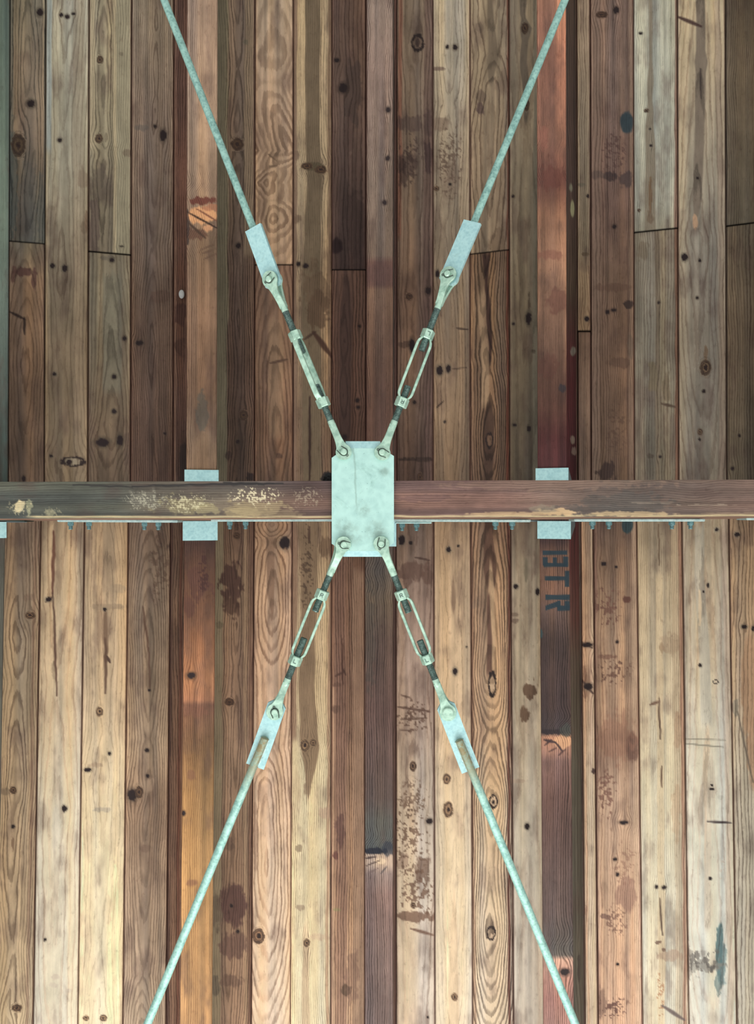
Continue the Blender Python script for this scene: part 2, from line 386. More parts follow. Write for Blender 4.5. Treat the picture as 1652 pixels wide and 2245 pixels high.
def joist(name, label, lower, e, y0, y1, sp, side_r=None, side_l=None, roll=0.0, depth=0.285, cat='joist', group=None, seed=1):
    """e: picture x of the two lower edges at the beam; a straight timber, rolled by `roll` about its length"""
    sh = Sheet(); a, b = th(e[0]), th(e[1]); thc = (a + b) / 2; wd = R_JOIST * (b - a)
    tx = np.array([math.cos(thc + roll), 0, -math.sin(thc + roll)]); up = np.array([math.sin(thc + roll), 0, math.cos(thc + roll)])
    if roll:  # roll about the bottom centre
        pass
    c0 = np.array([R_JOIST * math.sin(thc), 0, R_JOIST * math.cos(thc)])
    ny = int((y1 - y0) / (2.0 if sp.get('paint') else 2.7)); PY = np.linspace(y0, y1, ny); Yw = ypx(PY, lower, R_JOIST)
    def P3(lat, hgt):                                # lat, hgt arrays (n,), returns grid
        B = c0 + lat[:, None] * tx + hgt[:, None] * up
        G = np.repeat(B[None], ny, 0).copy(); G[..., 1] = Yw[:, None]; G[..., 2] += CAMZ + zc(Yw, lower)[:, None]
        return G
    ch = 0.003
    lat = np.concatenate([[-wd / 2], np.linspace(-wd / 2 + ch, wd / 2 - ch, int((e[1] - e[0]) / 1.9)), [wd / 2]])
    hg = np.zeros(len(lat)); hg[0] = hg[-1] = ch
    G = P3(lat, hg); X, Y = topx(G)
    E = np.minimum(np.minimum(lat + wd / 2, wd / 2 - lat) / wd * (e[1] - e[0]), 40) + 2.2
    r, d, cl, cd = shade(X, Y, sp, seed, E[None, :] + 0 * X)
    gv = np.stack([lat[None] + 0 * X + seed * 2.7, Yw[:, None] + 0 * X + seed * .7, 0 * X], -1)
    sh.grid(G, r, d, cl, cd, gv)
    for sgn, ss_ in ((1, side_r or sp), (-1, side_l or sp)):
        hh = np.linspace(ch, depth, 26); G = P3(0 * hh + sgn * wd / 2, hh); X, Y = topx(G)
        Xs = e[1 if sgn > 0 else 0] + sgn * hh[None] / depth * 26 + 0 * X
        if ss_ is sp:
            s2 = dict(sp); 
            for kk in ('knots', 'stains', 'paint', 'bands', 'scabs', 'cracks'): s2[kk] = ()
        else: s2 = ss_
        r, d, cl, cd = shade(Xs, Y, s2, seed + 50)
        gv = np.stack([hh[None] + 0 * X + seed * 5.7, Yw[:, None] + 0 * X, 0 * X], -1)
        if sgn > 0: sh.grid(G, r, d, cl, cd, gv)
        else: sh.grid(G[:, ::-1], r[:, ::-1], d[:, ::-1], cl[:, ::-1], cd[:, ::-1], gv[:, ::-1])
    lt = np.array([-wd / 2, wd / 2]); T = P3(lt, np.full(2, depth)); B = P3(lt, np.full(2, ch))
    sh.plain([T[0, 0], T[-1, 0], T[0, 1], T[-1, 1]], (90, 70, 55))
    for k in (0, -1): sh.plain([B[k, 0], B[k, 1], T[k, 0], T[k, 1]], (90, 70, 55))
    o = sh.build(name); tag(o, label, cat, group)
    return o, (c0, tx, up, wd)

# ------------------------------------------------------------------ roof boards (u: edges at the beam, y: ends; picture rows of the frame)
T0, TM, B1 = -480, 1101, 2740
UP = [  # col stops mix wood tone with painted light, dimmer towards the beam
 dict(u=(-90, 16), y=(T0, TM), col=(84, 80, 66), g=('S', -200, 6)),
 dict(u=(17.6, 95.5), y=(T0, 531), skew=(0, 6), dk=.45, dt=(.9, .95, 1.0), edge=(48, 56, 58), mot=.25,
      col=[(0, (138, 124, 98)), (150, (150, 128, 100)), (300, (142, 120, 96)), (390, (122, 108, 88)), (470, (108, 102, 88)), (530, (102, 98, 86))],
      g=('C', [(0, 62), (200, 60), (330, 66), (530, 62)], 6.5, [(-200, 26), (0, 20), (90, 8), (150, 0), (230, 14), (400, 6), (530, 24)], .5),
      knots=[(87, 27, 7, 8), (68, 227, 8, 8, 0), (40, 318, 13, 20, 1)], stains=[(60, 228, 9, 9, (112, 92, 78), .8), (62, 440, 18, 100, (92, 88, 82), .4), (90, 470, 8, 90, (76, 80, 80), .4), (28, 400, 10, 130, (66, 76, 76), .5)],
      bands=[(22, 7, (96, 94, 82), .6)]),
 dict(u=(17.6, 95.5), y=(532, TM), skew=(6, 0), dk=.66, edge=(72, 52, 44),
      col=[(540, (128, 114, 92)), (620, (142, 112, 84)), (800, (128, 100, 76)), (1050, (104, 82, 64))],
      g=('C', [(540, 52), (1050, 56)], 5.2, [(540, 60), (700, 20), (800, 4), (1050, 30)], .5),
      knots=[(52, 1050, 4, 7, 0)], stains=[(52, 596, 26, 9, (88, 58, 52), .8), (75, 615, 6, 28, (88, 58, 52), .7), (30, 600, 6, 20, (92, 62, 54), .7)],
      cracks=[(22, 684, 55, 700, 3), (54, 697, 54, 732, 3)]),
 dict(u=(97, 191), y=(T0, TM), dk=.80, mot=.22, edge=(92, 70, 56),
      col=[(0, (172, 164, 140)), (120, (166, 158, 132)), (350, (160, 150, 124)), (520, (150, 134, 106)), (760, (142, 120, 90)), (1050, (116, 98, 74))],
      g=('C', [(0, 150), (400, 135), (1050, 140)], 7.5, [(0, 0), (300, 30), (600, 8), (800, 25), (1050, 10)], .5),
      knots=[(134, 33, 4, 4), (147, 36.5, 5, 4.5), (161, 30, 4, 3), (131, 307, 4.5, 4.5), (115, 583, 5, 5), (142, 588, 6, 7), (119, 820, 4, 4), (160, 1012, 24, 10, 2), (151, 1013, 6, 5), (112, 1000, 4, 3)],
      stains=[(185, 500, 8, 12, (110, 92, 72), .7), (182, 390, 10, 22, (124, 104, 84), .5), (114, 456, 7, 5, (118, 104, 84), .6), (190, 480, 5, 22, (105, 80, 60), .6)], bands=[(107, 6, (150, 160, 158), .7, -300, 330), (172, 12, (152, 132, 106), .35)]),
 dict(u=(192.5, 285), y=(T0, 554), skew=(0, 8), dk=.50, mot=.2,
      col=[(0, (140, 130, 106)), (300, (132, 122, 98)), (550, (116, 104, 84))],
      g=('C', [(0, 230), (300, 226), (550, 224)], 5, [(-200, 40), (0, 18), (70, 2), (130, 8), (180, 0), (320, 10), (560, 26)], .45),
      bands=[(203, 6, (168, 152, 120), .9, -300, 330), (269, 17, (150, 140, 112), .92, -300, 900, .86), (252, 3, (176, 158, 122), .8)],
      knots=[(219, 131, 6, 7, 1), (217, 304, 7, 8, 1), (266, 540, 4, 2)], stains=[(222, 400, 20, 40, (92, 80, 68), .6), (205, 500, 12, 70, (84, 68, 62), .6), (266, 118, 5, 4, (110, 98, 78), .6), (280, 335, 10, 8, (108, 90, 72), .5)], waves=[(325, 30, .8)]),
 dict(u=(192.5, 285), y=(556, TM), skew=(8, 0), dk=.74, mot=.25,
      col=[(560, (132, 118, 92)), (640, (138, 124, 96)), (800, (132, 114, 86)), (930, (124, 102, 76)), (1050, (96, 78, 60))],
      g=('C', [(560, 240), (900, 248), (1050, 236)], 5.5, [(560, 50), (800, 30), (930, 12), (1050, 34)], .45),
      bands=[(246, 20, (116, 112, 94), .55, 600, 860)],
      knots=[(245, 570, 5, 5), (273, 742, 4.5, 4.5), (250, 826, 5, 5), (250, 902, 5, 5), (224, 970, 14, 9), (263, 966, 7, 12)],
      stains=[(232, 565, 18, 5, (96, 88, 76), .6), (246, 680, 14, 60, (140, 132, 108), .5), (280, 990, 8, 40, (84, 66, 56), .6)]),
 dict(u=(286.5, 378.5), y=(T0, TM), dk=.72, mot=.2,
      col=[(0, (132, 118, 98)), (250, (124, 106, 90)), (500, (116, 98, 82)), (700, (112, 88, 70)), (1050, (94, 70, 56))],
      g=('C', [(0, 342), (300, 343), (550, 340), (800, 336), (1050, 340)], 4.4, [(-200, 10), (60, 4), (75, 10), (150, 0), (210, 7), (240, 0), (300, 8), (540, 34), (620, 20), (760, 0), (900, 14), (1050, 0)], .45),
      knots=[(340, 277, 4, 4), (357, 297, 7, 12, 0), (306, 752, 8, 5.5, 0), (361, 950, 3.5, 3)],
      stains=[(310, 280, 14, 8, (92, 86, 80), .5), (350, 650, 18, 16, (94, 70, 58), .5)]),
 dict(u=(379.5, 470), y=(T0, TM), dk=.7, mot=.3, col=[(0, (92, 66, 56)), (250, (98, 70, 58)), (350, (116, 80, 64)), (700, (96, 66, 52)), (1050, (74, 54, 46))],
      g=('S', 300, 4.0), bands=[(384, 1.6, (140, 108, 84), .7)], stains=[(396, 690, 14, 25, (66, 42, 36), .7), (394, 760, 12, 20, (66, 44, 36), .6), (404, 1020, 10, 60, (50, 40, 36), .8)]),
 dict(u=(471, 556.5), y=(T0, TM), dk=.52, mot=.2,
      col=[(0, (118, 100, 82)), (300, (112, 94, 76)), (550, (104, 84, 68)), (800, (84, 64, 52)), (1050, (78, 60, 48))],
      g=('C', [(0, 520), (180, 520), (320, 520), (500, 516), (800, 525), (1050, 520)], 4.8, [(-200, 0), (0, 4), (150, 22), (260, 6), (300, 18), (400, 4), (480, 12), (700, 0), (800, 10), (1050, 2)], .42),
      bands=[(484, 13, (108, 100, 78), .93, -300, 1200, .86), (498, 2, (132, 122, 92), .7, -300, 700), (546, 10, (138, 118, 92), .75, -300, 560)],
      knots=[(520, 316, 11, 11, 1), (522, 539, 5, 6), (534, 910, 8, 8, 1), (521, 968, 4.5, 4.5)], waves=[(320, 40, .5)],
      stains=[(552, 1045, 10, 10, (44, 34, 32), .9), (500, 1000, 8, 12, (56, 42, 38), .6), (537, 92, 6, 5, (98, 92, 74), .7)]),
 dict(hk=1.0, u=(558, 641), y=(T0, 580), dk=.77, dt=(.98, .93, .9), mot=.16,
      col=[(0, (172, 148, 118)), (250, (168, 140, 112)), (400, (166, 138, 108)), (580, (158, 130, 102))], wob=1.8,
      g=('C', [(0, 590), (90, 600), (200, 585), (330, 640), (400, 585), (460, 610), (580, 600)], 13, [(-200, 30), (0, 50), (120, 26), (180, 44), (260, 16), (330, 0), (370, 30), (400, 8), (440, 34), (480, 8), (520, 34), (580, 60)], .28),
      stains=[(602, 340, 14, 5, (118, 94, 72), .6), (596, 365, 10, 4, (112, 90, 70), .6), (600, 300, 26, 60, (150, 122, 96), .5)], cracks=[(588, 338, 604, 352, 1.6, (104, 82, 62)), (592, 366, 606, 362, 1.6, (104, 82, 62))]),
 dict(u=(558, 641), y=(581, TM), dk=.72, mot=.18,
      col=[(590, (122, 94, 74)), (800, (128, 98, 74)), (950, (112, 82, 60)), (1050, (98, 74, 56))],
      g=('C', [(590, 600), (760, 604), (1050, 604)], 6.2, [(590, 70), (720, 40), (800, 16), (960, 0), (1050, 20)], .4),
      bands=[(604, 16, (146, 118, 88), .5, 700, 960)], cracks=[(593, 796, 630, 788, 3.2, (80, 58, 46))],
      stains=[(610, 1000, 12, 8, (74, 54, 44), .7)]),
 dict(u=(642.5, 726), y=(T0, TM), dk=.48, mot=.15, wob=.7,
      col=[(0, (176, 154, 118)), (400, (178, 154, 116)), (600, (172, 142, 102)), (760, (160, 128, 90)), (1050, (122, 94, 68))],
      g=('S', 650, 4.6, 0, .55),
      bands=[([(-200, 684), (300, 686), (370, 690), (560, 684), (700, 682), (1050, 684)], [(0, 17), (300, 15), (600, 19), (1050, 20)], (106, 90, 68), .93, -300, 1300, .86), (647, 4, (116, 92, 74), .8), ([(0, 722), (1050, 722)], 3.5, (112, 88, 66), .8)],
      knots=[(672, 364, 10, 6, 1), (703, 372, 11, 7, 1), (670, 583, 6, 5), (654, 579, 4, 5)], waves=[(368, 22, .8)],
      stains=[(686, 366, 26, 9, (84, 74, 54), .8), (650, 340, 8, 12, (104, 82, 66), .6), (652, 480, 10, 10, (96, 74, 58), .5), (700, 680, 22, 40, (86, 64, 46), .7), (690, 640, 30, 60, (96, 74, 54), .5), (716, 1046, 12, 12, (36, 32, 32), .9)],
      cracks=[(679, 870, 678, 1055, 3.2, (50, 34, 28)), (686, 728, 726, 782, 7.5, (64, 42, 32)), (666, 744, 690, 728, 3, (64, 46, 36))]),
 dict(u=(727.3, 801), y=(T0, 591), dk=.74, mot=.25,
      col=[(0, (104, 82, 70)), (150, (98, 78, 66)), (320, (104, 82, 70)), (590, (78, 58, 50))], g=('S', 600, 7, 0, .5), wob=1.3,
      knots=[(752, 193, 9, 10.5), (738, 132, 6, 4, 0)], stains=[(775, 200, 20, 70, (74, 60, 54), .6), (780, 500, 24, 80, (60, 46, 42), .5), (737, 540, 13, 17, (44, 30, 30), .95, .4), (765, 300, 10, 50, (84, 64, 56), .5)]),
 dict(u=(727.3, 801), y=(592, TM), dk=.60, mot=.2,
      col=[(600, (98, 72, 58)), (800, (92, 64, 50)), (1050, (74, 52, 44))],
      g=('C', [(600, 757), (1050, 756)], 6, [(600, 22), (690, 10), (750, 0), (800, 12), (870, 0), (980, 26), (1050, 10)], .4),
      bands=[([(600, 757), (1050, 757)], [(600, 4), (700, 14), (1050, 10)], (68, 50, 44), .7), (788, 11, (108, 78, 62), .6)],
      knots=[(788, 715, 3, 3), (783, 878, 4, 5), (785, 893, 4, 4), (755, 958, 5, 6)]),
 dict(u=(802, 869), y=(T0, TM), col=(92, 66, 56), g=('S', 700, 5)),
 dict(u=(870, 948.5), y=(T0, TM), dk=.72, mot=.3,
      col=[(0, (136, 118, 98)), (200, (132, 112, 92)), (330, (122, 102, 84)), (450, (130, 108, 88)), (650, (118, 92, 74)), (900, (112, 88, 72)), (1050, (88, 66, 54))],
      g=('C', [(0, 902), (400, 908), (1050, 905)], 7, [(0, 4), (100, 16), (300, 0), (500, 20), (700, 6), (1050, 24)], .45),
      bands=[(876, 4, (138, 86, 64), .7, -300, 520), (938, 9, (96, 72, 64), .55)],
      knots=[(915, 93, 5, 10, 0), (915, 94, 13, 17, 2), (897, 650, 6, 6, 1), (938, 638, 6, 8, 0), (903, 757, 6, 14, 0), (908, 882, 3.5, 4), (920, 1046, 5, 8, 1)],
      stains=[(895, 270, 30, 20, (84, 66, 60), .6), (938, 270, 10, 26, (78, 60, 56), .6), (892, 360, 26, 24, (76, 58, 52), .6), (938, 345, 10, 34, (70, 52, 50), .7), (882, 380, 10, 30, (66, 48, 42), .6), (912, 128, 8, 14, (100, 80, 64), .5), (910, 1007, 40, 5, (58, 44, 38), .8), (890, 755, 16, 7, (78, 58, 48), .6)],
      scabs=[(895, 350, 30, 60, (64, 48, 44), .6)]),
 dict(u=(949.5, 1030), y=(T0, TM), dk=.70, mot=.15,
      col=[(0, (172, 158, 132)), (150, (168, 154, 128)), (350, (156, 138, 112)), (560, (148, 128, 102)), (760, (134, 110, 84)), (900, (138, 112, 84)), (1050, (112, 90, 68))],
      g=('C', [(0, 988), (220, 986), (480, 974), (900, 985), (1050, 985)], 6.3, [(-200, 40), (0, 0), (150, 8), (225, 24), (330, 4), (500, 22), (620, 0), (850, 12), (1050, 26)], .62),
      knots=[(980, 103, 3.5, 4), (997, 104, 5, 6), (956, 413, 5, 5, 1), (986, 404, 3, 3), (963, 812, 7, 10), (982, 808, 5, 8), (958, 600, 4, 8), (975, 925, 3, 3)],
      stains=[(962, 150, 16, 5, (106, 84, 72), .7), (966, 270, 18, 16, (120, 98, 80), .6), (985, 400, 22, 40, (124, 104, 84), .4)], scabs=[(985, 350, 30, 90, (96, 76, 62), .7, 5)],
      cracks=[(1000, 720, 1024, 722, 1.4), (990, 809, 1020, 806, 1.2), (956, 894, 972, 880, 1.2)]),
 dict(u=(1031, 1116), y=(T0, 552), skew=(0, -10), dk=.72, mot=.2, wob=1.6,
      col=[(0, (148, 132, 106)), (200, (146, 128, 102)), (400, (140, 120, 96)), (550, (142, 122, 96))],
      g=('C', [(0, 1076), (150, 1078), (190, 1074), (300, 1070), (550, 1072)], 8, [(-200, 10), (0, 26), (120, 44), (190, 12), (260, 4), (420, 20), (550, 40)], .5),
      bands=[([(0, 1074), (60, 1076), (120, 1080), (170, 1076)], [(0, 5), (90, 9), (130, 12), (190, 3)], (104, 90, 72), .75, -300, 188), (1113, 2, (110, 66, 48), .8)],
      stains=[(1052, 240, 8, 14, (88, 68, 62), .8), (1050, 60, 8, 14, (108, 90, 74), .6), (1094, 530, 20, 30, (96, 74, 56), .4), (1054, 210, 9, 12, (98, 80, 66), .6)]),
 dict(u=(1031, 1116), y=(553, TM), skew=(-10, 0), dk=.50, mot=.2,
      col=[(560, (126, 98, 72)), (700, (134, 106, 78)), (900, (120, 92, 68)), (1050, (98, 74, 56))],
      g=('C', [(560, 1065), (720, 1062), (900, 1072), (965, 1072), (1050, 1070)], 5.2, [(560, 8), (620, 20), (700, 30), (820, 10), (900, 2), (965, 0), (1050, 18)], .38),
      bands=[([(560, 1064), (640, 1066), (720, 1070), (800, 1071)], [(560, 8), (620, 3), (680, 8), (750, 8), (800, 3)], (62, 42, 36), .92, 555, 800), ([(620, 1054), (760, 1062), (900, 1062)], 8, (172, 140, 104), .75, 640, 890, .8), ([(870, 1072), (1050, 1070)], [(870, 2), (920, 12), (1050, 9)], (64, 46, 38), .75, 880, 1200), (1112, 2.4, (84, 38, 26), .8)],
      knots=[(1072, 966, 7, 16, 2)], waves=[(800, 30, .4)]),
 dict(u=(1117.3, 1195), y=(T0, TM), dk=.80, mot=.15,
      col=[(0, (142, 128, 104)), (300, (136, 122, 98)), (550, (120, 108, 88)), (800, (104, 92, 74)), (1050, (84, 74, 60))],
      g=('C', [(0, 1150), (600, 1155), (1050, 1150)], 9, [(0, 20), (300, 40), (500, 20), (1050, 50)], .5),
      bands=[([(-200, 1148), (30, 1146), (62, 1151), (110, 1148), (230, 1152), (270, 1150)], [(-200, 10), (0, 8), (40, 5), (62, 13), (90, 7), (160, 8), (250, 5), (280, 1)], (98, 88, 74), .85, -300, 270), (1174, 6, (112, 106, 88), .7)],
      knots=[(1150, 62, 6.5, 10, 1), (1153, 230, 6, 10, 1), (1158, 698, 6, 13), (1127, 932, 4.5, 3.5), (1159, 940, 4, 7), (1124, 430, 3, 3), (1125, 710, 3, 3)],
      stains=[(1159, 665, 3, 20, (80, 66, 52), .8), (1170, 770, 6, 4, (74, 64, 52), .7)]),
 dict(u=(1196, 1265), y=(T0, TM), col=(80, 66, 52), g=('S', 1100, 5)),
 dict(u=(1266, 1294.6), y=(T0, 725), dk=.8, mot=.15, col=[(0, (136, 118, 100)), (300, (132, 118, 98)), (550, (128, 112, 88)), (600, (142, 118, 88)), (725, (134, 108, 78))], g=('S', 1230, 3.6),
      bands=[(1266, 2.5, (176, 152, 118), .8)], knots=[(1286, 699, 5, 5, 0), (1288, 430, 3, 4)], stains=[(1283, 557, 10, 4, (92, 74, 54), .8), (1275, 405, 10, 6, (104, 96, 80), .6)]),
 dict(u=(1267, 1294.6), y=(727, TM), dz=.003, dk=.78, mot=.15, col=[(720, (128, 98, 74)), (900, (126, 100, 78)), (1050, (104, 84, 68))], g=('S', 1230, 4)),
 dict(u=(1296, 1390), y=(T0, TM), dk=.78, mot=.2,
      col=[(0, (124, 100, 86)), (200, (122, 100, 86)), (330, (112, 88, 76)), (450, (106, 82, 70)), (600, (110, 86, 68)), (800, (112, 86, 66)), (1050, (84, 66, 52))],
      g=('S', 1200, 5, 0, .45), bands=[(1305, 10, (134, 110, 92), .5), (1383, 5, (138, 112, 90), .6), (1376, 1.5, (84, 62, 52), .6)],
      knots=[(1318, 32, 11, 6, 1), (1350, 22, 6, 7, 0), (1346, 497, 4.5, 4.5), (1345, 680, 5, 4), (1331, 684, 4, 5, 0)],
      stains=[(1374, 270, 16, 25, (48, 62, 68), .96, .25), (1340, 386, 14, 10, (58, 46, 46), .75), (1372, 392, 16, 20, (68, 56, 56), .7), (1310, 385, 20, 8, (92, 76, 68), .6), (1355, 795, 28, 12, (84, 62, 50), .5), (1376, 666, 12, 10, (50, 38, 36), .8), (1330, 1035, 20, 24, (54, 40, 36), .8), (1340, 630, 40, 9, (94, 68, 54), .5), (1382, 760, 6, 30, (98, 84, 70), .5)], scabs=[(1345, 340, 30, 60, (84, 60, 54), .7, 5), (1350, 940, 26, 60, (80, 58, 46), .6, 5)]),
 dict(u=(1391, 1486.5), y=(T0, 504), skew=(0, -10), dk=.86, dt=(.96, .96, .96), mot=.08, edge=(104, 82, 68),
      col=[(0, (166, 164, 144)), (250, (168, 168, 150)), (450, (168, 164, 144)), (504, (158, 150, 126))], g=('S', 1300, 4.5, 0, .5),
      bands=[([(-200, 1425), (150, 1424), (300, 1424), (500, 1426)], [(-200, 4), (60, 4), (130, 3), (180, 7), (220, 5), (300, 10), (500, 12)], (126, 114, 94), .88), (1483, 5, (118, 84, 68), .85)],
      knots=[(1404, 73, 4, 3), (1416, 242, 4.5, 4, 1), (1424, 283, 2.5, 2.5), (1426, 319, 3, 3), (1400, 461, 3, 3, 1)], stains=[(1425, 430, 4, 40, (104, 74, 46), .6), (1425, 480, 9, 14, (96, 74, 54), .5)]),
 dict(u=(1391, 1486.5), y=(506, TM), skew=(-10, 0), dk=.84, mot=.22, edge=(96, 70, 56),
      col=[(510, (142, 130, 106)), (600, (138, 126, 104)), (800, (134, 124, 102)), (1050, (108, 98, 80))], g=('S', 1300, 5.2, 0, .5),
      bands=[(1440, 4, (112, 96, 76), .7), (1483, 4, (112, 74, 54), .8)],
      stains=[(1430, 830, 10, 30, (112, 98, 74), .75), (1460, 845, 8, 34, (110, 94, 72), .75), (1410, 550, 12, 20, (108, 92, 72), .5), (1425, 1000, 8, 5, (70, 60, 50), .7)], knots=[(1443, 663, 3, 3), (1446, 1001, 3.5, 3)], cracks=[(1450, 885, 1478, 892, 4, (74, 58, 46))]),
 dict(u=(1488, 1592.4), y=(T0, TM), dk=.87, mot=.12, wob=.8, edge=(96, 66, 58),
      col=[(0, (170, 156, 128)), (200, (164, 150, 126)), (450, (156, 146, 126)), (560, (150, 140, 122)), (700, (148, 136, 116)), (900, (132, 122, 104)), (1050, (112, 102, 86))],
      g=('C', [(0, 1535), (500, 1525), (700, 1530), (1050, 1545)], 8, [(0, 60), (480, 20), (520, 4), (640, 24), (790, 30), (1050, 60)], .5),
      bands=[([(-200, 1533), (60, 1534), (140, 1536), (300, 1532), (480, 1526)], [(-200, 9), (110, 10), (135, 14), (160, 11), (380, 10), (440, 9), (470, 5), (485, 1)], (122, 108, 92), .92, -300, 482), ([(0, 1570), (500, 1580)], 6, (148, 124, 106), .4)],
      knots=[(1500, 564, 7, 7.5), (1533, 571, 3.5, 4), (1528, 653, 3.5, 3.5), (1528, 390, 3, 3), (1546, 806, 10, 15, 1), (1542, 858, 4, 4), (1534, 947, 5, 6, 1), (1533, 963, 3, 3)],
      stains=[(1523, 488, 6, 18, (188, 148, 112), .85, .5), (1546, 775, 4, 16, (120, 96, 72), .8)], cracks=[(1485, 37, 1536, 58, 5, (64, 44, 40)), (1535, 150, 1536, 215, 1.6, (60, 50, 46))]),
 dict(u=(1593.6, 1690), y=(T0, 489), skew=(0, -12), dk=.82, mot=.2, col=[(0, (96, 84, 68)), (150, (112, 98, 78)), (480, (100, 92, 76))], g=('S', 1500, 5, 0, .4), bands=[(1606, 12, (120, 104, 82), .4, 110, 490)], edge=(56, 46, 42)),
 dict(u=(1593.6, 1690), y=(491, TM), skew=(-12, 0), dk=.78, mot=.2, col=[(490, (108, 96, 76)), (700, (112, 96, 76)), (1050, (88, 78, 62))], g=('S', 1500, 6, 0, .4), knots=[(1605, 1027, 4, 4), (1620, 955, 3, 3)], edge=(56, 46, 42)),
 dict(u=(1691, 1800), y=(T0, TM), col=(84, 80, 66), g=('S', 1500, 6)),
]
